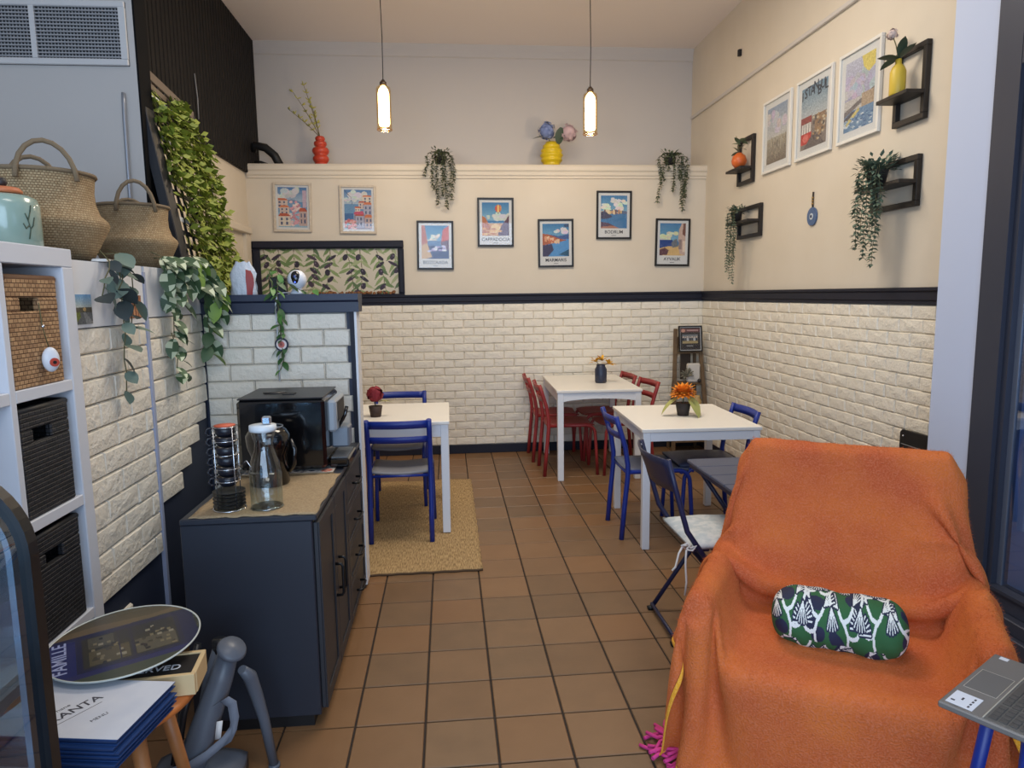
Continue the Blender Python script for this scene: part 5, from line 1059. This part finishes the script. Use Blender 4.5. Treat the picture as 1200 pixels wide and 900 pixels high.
# ---- the throw: a cloth relaxed over the chair's shapes (local frame of the chair)
def cloth():
    h = .0225; nu, nv = 83, 98                                       # u across (half width .92 at the back, narrower in front), v from behind the back to the front hem
    path = [(-.16, .42), (-.10, .70), (-.075, .92), (-.045, .972), (.0, .98), (.04, .945), (.145, .70), (.27, .44), (.32, .418), (.72, .418), (.765, .40), (.785, .33), (.80, .03)]
    P2 = np.array(path); sl_ = np.r_[0, np.cumsum(np.hypot(*np.diff(P2, axis=0).T))]
    v = np.arange(nv)*h; slack = .10*np.clip((v-.66)/.5, 0, 1)       # more cloth than path between the top and the seat
    vp_ = np.clip(v-slack, 0, sl_[-1]); py = np.interp(vp_, sl_, P2[:, 0]); pz = np.interp(vp_, sl_, P2[:, 1])
    wide = np.interp(v, [0, 1.35, 1.75, 3], [1., 1., .70, .66]); u0 = (np.arange(nu)-(nu-1)/2)*h
    U = u0[None, :]*wide[:, None]; RV = v[:, None].repeat(nu, 1); X = np.zeros((nv, nu, 3))
    for j in range(nv):
        seat = np.clip((py[j]-.16)/.12, 0, 1)*(vp_[j] > .75); front = np.clip((vp_[j]-1.62)/.15, 0, 1)
        for i in range(nu):
            a = abs(U[j, i]); s = math.copysign(1, U[j, i])
            xb, dz = (a*.98, 0) if a < .39 else (.382+.12*(a-.39), -.9*(a-.39)); yb = -.5*max(0, a-.39)*.4
            if a < .30: xs, zs = a, 0.
            elif a < .46: t = (a-.30)/.16; xs, zs = .30+.075*t, .175*t
            elif a < .55: t = (a-.46)/.09; xs, zs = .375+.075*t, .175
            else: xs, zs = .455, .175-(a-.55)*.97
            x = xb*(1-seat)+xs*seat; z = pz[j]+dz*(1-seat)+zs*seat*(1-front); y = py[j]+yb*(1-seat)
            X[j, i] = (s*x, y, max(z, .012))
    X += np.random.default_rng(3).normal(0, .0022, X.shape)
    AU = np.abs(U); VV = RV
    bk = (VV > .66) & (VV < 1.25); X[..., 1] += np.where(bk, .022*np.sin(U*11+VV*9)*np.clip((VV-.7)/.3, 0, 1), 0)   # gathers where the slack lies
    V = np.zeros_like(X); dt = 1/60.
    def sdf(p):
        def box(q, c, hsz, r):
            d = np.abs(q-c)-(hsz-r); return np.linalg.norm(np.maximum(d, 0), axis=-1)+np.minimum(d.max(-1), 0)-r
        c = np.array((BT+BB)/2-bn*.04); q = p-c; B = np.array([[1, 0, 0], list(bn), list(bd)]); q = q@B.T
        d = box(q, 0, np.array([.378, .045, (BT-BB).length/2+.015]), .04)
        d = np.minimum(d, box(p, np.array([0, .475, .35]), np.array([.31, .27, .052]), .04))
        for s in (-1, 1):
            a = np.array([s*.40, .10, .54]); b = np.array([s*.40, .745 if s > 0 else .64, .548]); t = np.clip(((p-a)@(b-a))/((b-a)@(b-a)), 0, 1); d = np.minimum(d, np.linalg.norm(p-(a+t[..., None]*(b-a)), axis=-1)-.038)
            d = np.minimum(d, box(p, np.array([s*.395, .39, .27]), np.array([.028, .31 if s > 0 else .28, .27]), .02))
        return np.minimum(d, p[..., 2]-.004)
    R2 = np.stack([U, RV], -1); prs = []
    for par in (0, 1):
        prs += [(lambda A, p=par: (A[:, p:-1:2], A[:, p+1::2]), 1.), (lambda A, p=par: (A[p:-1:2], A[p+1::2]), 1.)]
    for par in (0, 1):
        prs += [(lambda A, p=par: (A[p:-1:2, :-1], A[p+1::2, 1:]), .5), (lambda A, p=par: (A[p:-1:2, 1:], A[p+1::2, :-1]), .5)]
    for par in range(4):
        prs += [(lambda A, p=par: (A[:, p:-3:4], A[:, p+3::4]), .10), (lambda A, p=par: (A[p:-3:4], A[p+3::4]), .10)]
    def cut(fn, A):
        a, b = fn(A); n = min(a.shape[0], b.shape[0]); m_ = min(a.shape[1], b.shape[1]); return a[:n, :m_], b[:n, :m_]
    rest = []
    for fn, k in prs: a, b = cut(fn, R2); rest.append(np.linalg.norm(b-a, axis=-1, keepdims=True))
    e = .004; X0 = X.copy()
    pin = ((VV > .50) & (VV < .66) & (AU < .36)) | ((AU > .485) & (AU < .525) & (X0[..., 1] > .24) & (X0[..., 1] < .66) & (VV > .9)) | ((VV > 1.40) & (VV < 1.56) & (AU < .16))
    for step in range(170):
        V[..., 2] -= 9.8*dt; V *= .965; Q = X+V*dt
        for it in range(9):
            for (fn, k), L in zip(prs, rest):
                a, b = cut(fn, Q); d = b-a; ln = np.sqrt((d*d).sum(-1, keepdims=True))+1e-9; c = d*(1-L/ln)*(.5*k)
                if k < .2: c *= (ln < L)                            # bending resists only folding
                a += c; b -= c
            Q[pin] = X0[pin]
            if it % 3 == 2:
                D = sdf(Q); mk = D < .007
                if mk.any():
                    q = Q[mk]; g0 = np.stack([sdf(q+np.eye(3)[k]*e)-sdf(q-np.eye(3)[k]*e) for k in range(3)], -1); g0 /= np.linalg.norm(g0, axis=-1, keepdims=True)+1e-9
                    q = q+g0*(.007-D[mk])[:, None]; mv = q-X[mk]; tn = mv-g0*(mv*g0).sum(-1, keepdims=True); Q[mk] = q-tn*.8
        V = (Q-X)/dt; sp_ = np.linalg.norm(V, axis=-1, keepdims=True); V *= np.minimum(1, 1.5/(sp_+1e-9)); X = Q
    return X, nu, nv
X, nu, nv = cloth()
thr = thing('throw_blanket', 'fuzzy orange throw with yellow hem draped over the armchair', 'blanket', (1.461, 2.385, 0), R(148.2))
def throw_mat(name, c1, c2, c3):
    m = bpy.data.materials.new(name); m.use_nodes = True; nt = m.node_tree; b = nt.nodes['Principled BSDF']; N = nt.nodes.new; L = nt.links.new; b.inputs['Roughness'].default_value = .95; b.inputs['Sheen Weight'].default_value = .35; b.inputs['Sheen Roughness'].default_value = .5; b.inputs['Sheen Tint'].default_value = (*lin((255, 170, 90)), 1); b.inputs['Specular IOR Level'].default_value = .1
    tc = N('ShaderNodeTexCoord'); n1 = N('ShaderNodeTexNoise'); n1.inputs['Scale'].default_value = 4.5; n1.inputs['Detail'].default_value = 3; n2 = N('ShaderNodeTexNoise'); n2.inputs['Scale'].default_value = 190; n2.inputs['Detail'].default_value = 2
    for n in (n1, n2): L(tc.outputs['Object'], n.inputs['Vector'])
    r1 = N('ShaderNodeValToRGB'); r1.color_ramp.elements[0].position = .35; r1.color_ramp.elements[1].position = .66; r1.color_ramp.elements[0].color = (*lin(c1), 1); r1.color_ramp.elements[1].color = (*lin(c2), 1); L(n1.outputs['Fac'], r1.inputs['Fac'])
    mx = N('ShaderNodeMixRGB'); r2 = N('ShaderNodeValToRGB'); r2.color_ramp.elements[0].position = .42; r2.color_ramp.elements[1].position = .70; r2.color_ramp.elements[1].color = (.75, .75, .75, 1); L(n2.outputs['Fac'], r2.inputs['Fac']); L(r2.outputs[0], mx.inputs[0]); L(r1.outputs[0], mx.inputs[1]); mx.inputs[2].default_value = (*lin(c3), 1); L(mx.outputs[0], b.inputs['Base Color'])
    bp = N('ShaderNodeBump'); bp.inputs['Strength'].default_value = .8; bp.inputs['Distance'].default_value = .006; L(n2.outputs['Fac'], bp.inputs['Height']); L(bp.outputs[0], b.inputs['Normal']); return m
m_thr = throw_mat('orange_mohair', (186, 88, 52), (206, 110, 54), (206, 118, 84)); m_hem = throw_mat('yellow_hem', (232, 158, 44), (240, 176, 60), (246, 190, 90))
def cloth_obj(name, j0, j1, i0, i1, m, par):
    P = X[j0:j1, i0:i1]; a, b = P.shape[:2]; mb = MB(); mb.grid([[tuple(P[j, i]) for i in range(b)] for j in range(a)], flip=True)
    o = mb.build(name, m, par); s = o.modifiers.new('thick', 'SOLIDIFY'); s.thickness = .007; s.offset = 0; ss = o.modifiers.new('smooth', 'SUBSURF'); ss.levels = 1; ss.render_levels = 2; return o
cloth_obj('cloth', 1, nv-1, 1, nu-1, m_thr, thr)
# mohair pile: fine single fibres standing off the cloth
def pile(n=70000):
    g = np.random.default_rng(5); A = X[1:-1, 1:-1]; a, b = A.shape[:2]; du = np.gradient(A, axis=1); dv = np.gradient(A, axis=0); N_ = np.cross(du, dv); N_ /= np.linalg.norm(N_, axis=-1, keepdims=True)+1e-9
    j = g.uniform(0, a-1.001, n); i = g.uniform(0, b-1.001, n); j0 = j.astype(int); i0 = i.astype(int); fj = (j-j0)[:, None]; fi = (i-i0)[:, None]
    bl = lambda M_: (M_[j0, i0]*(1-fj)*(1-fi)+M_[j0+1, i0]*fj*(1-fi)+M_[j0, i0+1]*(1-fj)*fi+M_[j0+1, i0+1]*fj*fi)
    p = bl(A); nn = bl(N_); sg = 1. if N_[45, 41, 1]+N_[45, 41, 2] > 0 else -1.; nn = nn*sg
    d = nn*.55+g.normal(0, .6, (n, 3)); d /= np.linalg.norm(d, axis=1, keepdims=True); L = g.uniform(.006, .014, (n, 1)); s = np.cross(d, g.normal(0, 1, (n, 3))); s /= np.linalg.norm(s, axis=1, keepdims=True)+1e-9
    q = p+nn*.002; V3 = np.stack([q-s*.0005, q+s*.0005, q+d*L], 1).reshape(-1, 3); me = bpy.data.meshes.new('pile'); me.from_pydata(V3.tolist(), [], np.arange(3*n).reshape(-1, 3).tolist()); me.update(); me.materials.append(m_thr); return mobj('pile', me, thr)
stuff(pile())
cloth_obj('hem', 0, nv, 0, 2, m_hem, thr); cloth_obj('hem', 0, nv, nu-2, nu, m_hem, thr); cloth_obj('hem', nv-2, nv, 1, nu-1, m_hem, thr)
# ---- green patterned bolster pillow
im = Img(300, 190, (40, 92, 52)); g = random.Random(12); asp = 300/190
for k in range(26): im.ell(g.random(), g.random(), .035+.02*g.random(), .05+.03*g.random(), (28, 34, 62), g.uniform(0, 3))
def fan(x, y, a, L=.2, n=5, sp_=1.0):
    for q in range(n): t = a+sp_*(q/(n-1)-.5); im.line([(x, y), (x+L*math.cos(t)/asp, y+L*math.sin(t))], .034, (28, 34, 62), asp)
    for q in range(n): t = a+sp_*(q/(n-1)-.5); im.line([(x, y), (x+L*math.cos(t)/asp, y+L*math.sin(t))], .010, (222, 224, 220), asp)
def branch(pts): im.line(pts, .026, (222, 224, 220), asp)
for r_ in range(4):
    for c in range(5):
        bx, by = .02+.205*c+(.10 if r_ % 2 else 0)-.06, .25*r_+g.uniform(-.03, .03)-.08; f = 1 if (r_+c) % 2 else -1; cx = bx+.07
        P_ = lambda x, y: (cx+f*(x-.07)*.8, by+y*.72)
        br_ = lambda *q: branch([P_(*p) for p in q])
        br_((.0, .40), (.03, .33), (.065, .28), (.09, .20), (.085, .12), (.07, .06)); br_((.09, .20), (.13, .185), (.165, .20), (.19, .24)); br_((.05, .30), (.10, .33), (.13, .40), (.14, .45))
        for (x, y), an in (((.19, .24), .5), ((.14, .45), 1.0), ((.07, .06), -1.7), ((.0, .40), 2.4)): fan(*P_(x, y), an if f > 0 else math.pi-an, .12)
nx_, na_ = 300, 190; vs = []
for i in range(nx_+1):
    q = i/nx_*2-1; e_ = (1-abs(q)**8)**.5 if abs(q) < 1 else 0; e_ = max(e_, .02)
    for k in range(na_):
        a = 2*math.pi*k/na_; wob = 1+.03*math.sin(q*7+a*2)+.02*math.sin(q*13-a*3); vs.append((.20*q, .098*e_*math.cos(a)*wob, .086*e_*math.sin(a)*wob-.012*q*q*0+.010*math.sin(q*2.2)))
fs = [(i*na_+k, i*na_+(k+1) % na_, (i+1)*na_+(k+1) % na_, (i+1)*na_+k) for i in range(nx_) for k in range(na_)]
me = bpy.data.meshes.new('cover'); me.from_pydata(vs, [], [f[::-1] for f in fs]); me.polygons.foreach_set('use_smooth', [True]*len(fs)); me.update()
paint(me, np.transpose(im.a, (1, 0, 2)).reshape(-1, 3)); me.materials.append(attr_mat('printed_cotton', .8, (30, .25, .01)))
pil = thing('bolster_pillow', 'green bolster pillow printed with white leafy fronds on the throw', 'pillow', (1.461-.527*.455+.005*.849, 2.385-.849*.455, .495), R(148.2))
o = mobj('cover', me, pil); o.rotation_euler = (R(-25), R(4), R(0))
# ================================================================== pink yarn fringe on the floor
fr = thing('pink_fringe', 'bright pink yarn fringe spilling onto the floor beside the armchair', 'fringe', (.80, 2.14, 0)); m_pk = mat('pink_yarn', (206, 60, 132), .9, bump=(300, .6, .003)); g = random.Random(6)
for k in range(24):
    a = math.pi+g.uniform(-.55, .75); L = g.uniform(.10, .19); y0 = -.07+.012*k*.5; z = .008+.010*(k % 3); b_ = g.uniform(-.05, .05)
    pts = [(math.cos(a)*L*q/6-b_*math.sin(a)*math.sin(q*.9), y0+math.sin(a)*L*q/6+b_*math.sin(q*1.0), z+.012*math.sin(q*.5)*(1-q/6)) for q in range(7)]
    MB().tube(pts, .0065, 7).build('strand', m_pk, fr)
# ================================================================== laptop on a blue stool
lap = thing('laptop', 'open grey laptop on the blue stool at the right edge', 'laptop', (1.187, 1.405, .6405), R(-148.5))
m_al = mat('graphite_aluminium', (124, 122, 120), .38, metal=.35); m_key = mat('key_grey', (72, 71, 70), .5); m_bev = mat('pale_bevel', (206, 200, 188), .3, metal=.4)
MB().box(-.1625, .1625, 0, .22, 0, .0145, .003).build('base', m_al, lap)
MB().box(-.15, .155, .086, .212, .0146, .0150).build('keyboard_deck', mat('deck_grey', (96, 95, 93), .45), lap); MB().box(-.15, .155, .0835, .0858, .0146, .0165).build('deck_bevel_shine', m_bev, lap)  # pale strip between palm rest and keys: the bevel's reflection put into its colour
MB().box(-.055, .055, .012, .075, .0146, .0150).build('trackpad', mat('trackpad_grey', (104, 103, 102), .3), lap)
for q in ((-.0562, .0562, .0108, .0119), (-.0562, .0562, .0751, .0762), (-.0562, -.0551, .0119, .0751), (.0551, .0562, .0119, .0751)): MB().box(*q, .0146, .0153).build('trackpad_edge', m_bev, lap)
kme = MB().box(-.0078, .0078, -.0078, .0078, 0, .002, .0012).mesh('key'); kme.materials.append(m_key); kmw = MB().box(-.045, .045, -.0078, .0078, 0, .002, .0012).mesh('key'); kmw.materials.append(m_key)
for r_ in range(6):
    for c in range(16):
        x = -.141+.0183*c+(.006 if c > 11 else 0)+(.003 if r_ % 2 and c < 12 else 0)
        if r_ == 0 and 4 <= c <= 8:
            if c == 6: mobj('key', kmw, lap, (x, .0985, .0151))
            continue
        mobj('key', kme, lap, (x, .0985+.0185*r_, .0151))
stk = MB().box(.085, .150, .010, .062, .0146, .0151, .0002).build('sticker', mat('white_sticker', (214, 220, 232), .5), lap)
for k in range(4): MB().box(.095+.013*k, .103+.013*k, .049, .053, .01512, .0153).build('sticker_mark', m_ink, stk)
MB().box(.108, .120, .030, .034, .01512, .0153).build('sticker_mark', m_ink, stk); MB().box(.13, .136, .015, .023, .01512, .0153).build('sticker_mark', m_ink, stk)
MB().box(-.155, -.14, .016, .034, .0146, .0151).build('sticker', mat('white_sticker', (214, 220, 232), .5), lap)
ld = MB().obox((0, .275, .115), (.325, .008, .22), Matrix.Rotation(R(-28), 3, 'X'), .003).build('screen_lid', m_al, lap); MB().obox((0, .2706, .1127), (.30, .0012, .19), Matrix.Rotation(R(-28), 3, 'X')).build('screen', m_black, ld)
MB().cyl((-.12, .222, .010), (.12, .222, .010), .007, 10).build('hinge', m_al, lap)
st = thing('blue_stool', 'blue round stool under the laptop', 'stool', (1.187+.522*.125+.853*.08, 1.405-.853*.125+.522*.08, 0))
MB().lathe([(0, .615), (.125, .615), (.132, .622), (.132, .634), (.125, .640), (0, .640)], n=32).build('seat', m_blue, st)
for a in (35, 125, 215, 305): MB().tube([(.09*math.cos(R(a)), .09*math.sin(R(a)), .614), (.125*math.cos(R(a)), .125*math.sin(R(a)), .3), (.16*math.cos(R(a)), .16*math.sin(R(a)), 0)], .015, 10).build('leg', m_blue, st)
MB().tube([(.135*math.cos(a), .135*math.sin(a), .22) for a in [2*math.pi*k/24 for k in range(25)]], .008, 6, False).build('foot_ring', m_blue, st)
# ================================================================== lower left: stool, menus, tray, sign, high chair, display case
m_ply = mat('orange_plywood', (196, 116, 58), .45, var=(5, (178, 98, 46), .3)); m_dow = mat('beech_dowel', (176, 116, 66), .5, var=(30, (160, 100, 54), .3))
so = thing('wooden_stool', 'orange plywood stool with dowel legs under the menus', 'stool', (-.875, 1.69, 0))
P = []
for k in range(5):
    q = k/4; P.append((.214*(.98+.02*q), .555+.02*q))
MB().lathe([(0, .553), (.205, .553), (.214, .560), (.216, .570), (.212, .576), (.16, .577), (0, .577)], n=40).build('seat', m_ply, so)
for a in (-38, 52, 142, 232): MB().tube([(.13*math.cos(R(a)), .13*math.sin(R(a)), .5525), (.235*math.cos(R(a)), .235*math.sin(R(a)), 0)], [.019, .014], 12).build('leg', m_dow, so)
m_mblue = mat('menu_blue', (32, 62, 112), .5); m_mpage = mat('menu_paper', (206, 208, 214), .7, var=(14, (192, 196, 206), .25))
names = ['lowest', 'second from the bottom', 'third from the bottom', 'second from the top']
for k in range(5):
    top = k == 4; t = thing('menu', 'white printed menu lying on top of the stack of menus' if top else f'blue menu folder in the stack on the stool, {names[k]}', 'menu', (-.845+.004*((k*7) % 3-1), 1.53+.004*((k*5) % 3-1), .5775+.0125*k), R(-8+1.2*((k*3) % 3-1)), 'menus stacked on the stool')
    MB().box(-.155, .155, -.11, .11, 0, .002).build('cover', m_mblue, t); MB().box(-.15, .15, -.105, .105, .0021, .0095).build('pages', mat('menu_dark_page', (44, 58, 92), .6), t); c = MB().box(-.155, .155, -.11, .11, .0096, .0118).build('cover', m_mblue, t)
    if top:
        MB().box(-.155, .155, -.108, .11, .0119, .0124).build('front_sheet', m_mpage, t)
        rz = R(65)
        text('LOKANTA', .034, m_ink, t, (-.018, -.03, .0125), (0, 0, rz), depth=.0002); text('Meyhane', .016, m_ink, t, (-.045, -.02, .0125), (0, 0, rz), depth=.0002); text('MENU', .014, m_ink, t, (.065, -.035, .0125), (0, 0, rz), depth=.0002)
        MB().obox((.005, -.038, .01255), (.0015, .13, .0002), Matrix.Rotation(rz-R(90), 3, 'Z')).build('rule', m_ink, t)
t = thing('reserved_sign', 'black RESERVED sign with a wooden frame under the round tray', 'sign', (-.772, 1.71, .578), R(6)); m_pine = mat('pine', (206, 178, 132), .6)
MB().box(-.11, .11, -.05, .05, .0, .050).build('board', m_black, t)
for q in ((-.12, .12, .05, .062), (-.12, .12, -.062, -.05), (.11, .122, -.05, .05), (-.122, -.11, -.05, .05)): MB().box(*q, 0, .054, .001).build('frame_bar', m_pine, t)
text('RESERVED', .034, mat('chalk_white', (206, 208, 212), .7), t, (.0, -.012, .0503), (0, 0, R(2)), depth=.0003)
tray = thing('round_tray', 'round printed tray with a blue shopfront picture lying on the menus', 'tray', (-.862, 1.785, .664), 0); tray.rotation_euler = (R(3), R(-2), R(28))
im = Img(130, 130, (70, 74, 62)); g = random.Random(5); im.noise(10, 3, 3); im.vgrad(0, .24, (86, 80, 60), (112, 98, 74)); im.poly([(0, .2), (.35, .16), (.7, .2), (1, .14), (1, .24), (0, .28)], (128, 108, 80)); im.rect(.05, .26, .97, .84, (42, 46, 84)); im.rect(.24, .32, .86, .76, (64, 62, 54))
im.rect(.05, .3, .2, .8, (44, 52, 118)); im.rect(.28, .34, .44, .5, (96, 92, 78)); im.rect(.48, .34, .8, .48, (52, 54, 60)); im.rect(.28, .54, .52, .74, (104, 94, 70)); im.rect(.56, .54, .82, .74, (110, 102, 84))
for k in range(60): x, y = g.uniform(.28, .8), g.uniform(.36, .72); im.rect(x, y, x+.025, y+.03, g.choice([(40, 40, 44), (150, 136, 104), (84, 76, 60), (176, 166, 140)]))
for x in (.22, .46, .54, .84, .9): im.rect(x, .28, x+.012, .82, (36, 40, 78))
im.rect(0, .84, 1, 1, (84, 92, 76)); im.rect(.1, .8, .9, .86, (52, 56, 110)); im.a *= .72
N_ = 130; rT = .181; keep = [(i, j) for j in range(N_) for i in range(N_) if ((i+.5)/N_-.5)**2+((j+.5)/N_-.5)**2 < .25]
vs = {}; vl_ = []; fl = []; cl_ = []
for i, j in keep:
    f = []
    for a, b in ((i, j), (i, j+1), (i+1, j+1), (i+1, j)):
        if (a, b) not in vs: vs[(a, b)] = len(vl_); vl_.append(((a/N_-.5)*2*rT, (.5-b/N_)*2*rT, .0052))
        f.append(vs[(a, b)])
    fl.append(f); cl_.append(im.a[j, i])
me = bpy.data.meshes.new('print'); me.from_pydata(vl_, [], fl); me.update(); paint(me, cl_); me.materials.append(attr_mat('tray_print', .22)); mobj('print', me, tray)
MB().lathe([(0, 0), (rT-.004, 0), (rT+.001, .003), (rT+.001, .0065), (rT-.002, .0068), (rT-.003, .005), (0, .005)], n=64).build('disc', mat('tray_edge', (190, 194, 186), .35), tray)
text('FAMILLE', .044, mat('pale_sign', (150, 156, 190), .5), tray, (-.142, -.01, .0056), (0, 0, R(90)), depth=.0002)
# grey folded high chair
hc = thing('high_chair', 'folded grey plastic high chair with straps in front of the sideboard', 'high chair', (-.76, 2.08, 0)); m_gp = mat('grey_plastic', (92, 98, 108), .4); m_bk = mat('black_tube', (24, 25, 28), .35); m_web = mat('grey_webbing', (116, 122, 134), .8)
MB().tube([(.055, .02, .47), (.03, .0, .38), (-.02, -.03, .24), (-.07, -.06, .10), (-.09, -.08, .0)], [.030, .036, .042, .045, .045], 14).build('shell_post', m_gp, hc)
MB().lathe([(0, -.012), (.04, -.01), (.046, 0), (.04, .01), (0, .012)], n=22).build('hinge_cap', m_gp, hc, (.068, .0, .475)).rotation_euler = (R(20), R(30), 0)
MB().tube([(.01, .06, .45), (-.02, .05, .36), (-.05, .04, .22), (-.08, .02, .02)], .020, 12).build('tube_leg', m_gp, hc)
MB().lathe([(0, -.012), (.022, -.012), (.022, .03), (0, .032)], n=16).build('tube_cap', m_bk, hc, (.012, .06, .45))
for k in range(2): MB().tube([(-.045+.02*k, .04-.05*k, .48-.03*k), (-.09+.02*k, .0-.05*k, .30), (-.13+.02*k, -.04-.04*k, .05)], .011, 8).build('black_rod', m_bk, hc)
P = []
for i in range(13):
    x = -.19+.27*i/12; P.append([(x, -.17+.22*j/8, .075+.05*math.sin(math.pi*i/12)**.6*math.sin(math.pi*(j+1)/10)**.6+.02*(j/8)) for j in range(9)])
MB().sheet(P, .05).build('seat_shell', m_gp, hc, fix=True)
MB().tube([(.085, .03, .39), (.098, .06, .35), (.11, .08, .27), (.125, .09, .18), (.145, .10, .01)], [.014, .022, .02, .017, .015], 12).build('front_leg', m_gp, hc); MB().lathe([(0, 0), (.019, 0), (.019, .012), (0, .012)], n=14).build('foot', m_gp, hc, (.146, .101, 0))
def ribbon(name, pts, w_, m, par, side=(0, .3, 1)):
    P = [Vector(p) for p in pts]; s = Vector(side).normalized()*w_/2; return MB().sheet([[tuple(p-s), tuple(p+s)] for p in P], .002, (0, -1, 0)).build(name, m, par, fix=True)
ribbon('strap', [(-.10, -.115, .155), (-.05, -.11, .165), (.0, -.09, .185), (.045, -.07, .215), (.07, -.055, .245), (.075, -.05, .28)], .03, m_web, hc); ribbon('strap', [(.03, -.05, .33), (.055, -.055, .345), (.075, -.05, .325), (.078, -.045, .27), (.07, -.05, .23), (.055, -.06, .2)], .028, m_web, hc, (1, .3, .5))
ribbon('care_label', [(.03, -.062, .22), (.035, -.064, .25), (.04, -.064, .28)], .018, m_mount, hc, (1, 0, .1))
# display case
dc = thing('display_case', 'glass display case with a black rounded frame at the left edge', 'display case', (-1.3, .8, 0)); m_cf = mat('case_black', (18, 20, 24), .3); m_cs = mat('case_chrome', (170, 182, 196), .25, metal=.7)
def arch(r0, zt, xr, n=12, xl=-1.75): return [(xl, zt)]+[(xr-r0+r0*math.sin(math.pi/2*k/n), zt-r0+r0*math.cos(math.pi/2*k/n)) for k in range(n+1)]+[(xr, .60)]
def arch_strip(nm, a, b, y0, y1, m):
    mb = MB(); n = len(a); mb.add([(p[0]+1.3, y, p[1]) for y in (y0-.8, y1-.8) for p in a]+[(p[0]+1.3, y, p[1]) for y in (y0-.8, y1-.8) for p in b], [])
    A0, A1, B0, B1 = 0, n, 2*n, 3*n
    for i in range(n-1): mb.f += [(A0+i, A0+i+1, A1+i+1, A1+i), (B0+i, B1+i, B1+i+1, B0+i+1), (A0+i, B0+i, B0+i+1, A0+i+1), (A1+i, A1+i+1, B1+i+1, B1+i)]; mb.sm += [False]*4
    mb.f += [(A0, A1, B1, B0), (A0+n-1, B0+n-1, B1+n-1, A1+n-1)]; mb.sm += [False]*2
    return mb.build(nm, m, dc, fix=True)
arch_strip('end_frame', arch(.17, 1.275, -.742), arch(.145, 1.245, -.772), 1.235, 1.262, m_cf); arch_strip('end_bead', arch(.14, 1.243, -.774), arch(.13, 1.233, -.785), 1.238, 1.258, m_cs)
arch_strip('near_frame', arch(.17, 1.275, -.742), arch(.145, 1.245, -.772), .10, .127, m_cf)
mb = MB(); A = arch(.155, 1.26, -.752); mb.grid([[(p[0]+1.3, y-.8, p[1]) for p in A] for y in (.127, .5, .9, 1.2345)]); mb.build('curved_glass', glass_mat('case_glass', (206, 222, 232), .14), dc)
MB().prism([(p[0]+1.3, p[1]) for p in arch(.128, 1.232, -.787)]+[(-.45, .6)], 1.246-.8, 1.250-.8).build('end_glass', glass_mat('case_glass', (206, 222, 232), .14), dc)
MB().box(-.45, .56, -.7, .462, 0, .598, .006).build('plinth', mat('case_base', (34, 40, 52), .5), dc)
for z in (.82, 1.02): MB().box(-.40, .46, -.66, .42, z, z+.008).build('glass_shelf', glass_mat('shelf_glass', (190, 214, 224), .3), dc); MB().box(-.40, .46, .4205, .4255, z-.003, z+.011).build('shelf_edge', m_cs, dc)
m_wrap = mat('clear_wrap', (190, 206, 232), .15, bump=(50, .9, .02), coat=.6); m_wb = mat('blue_wrap', (52, 84, 170), .3, bump=(50, .6, .02))
for k, (x, y, z, m) in enumerate(((.40, .30, .8285, m_wrap), (.34, .16, .8285, m_wb), (.42, .32, .6, m_wrap), (.34, .22, .6, m_wb), (.40, .10, .6, m_wrap))):
    o = MB().ball((0, 0, .035), .05, 14, 9, (1, 1.1, .7)).build('wrapped_sweet', m, None, (x-1.3, y+.8, z+.0005))
    tag(o, ['clear wrapped bundle on the glass shelf of the case', 'blue wrapped bundle on the glass shelf of the case', 'clear wrapped bundle on the case floor beside the black frame', 'blue wrapped bundle on the case floor', 'clear wrapped bundle further back on the case floor'][k], 'sweet', 'wrapped sweets in the display case')
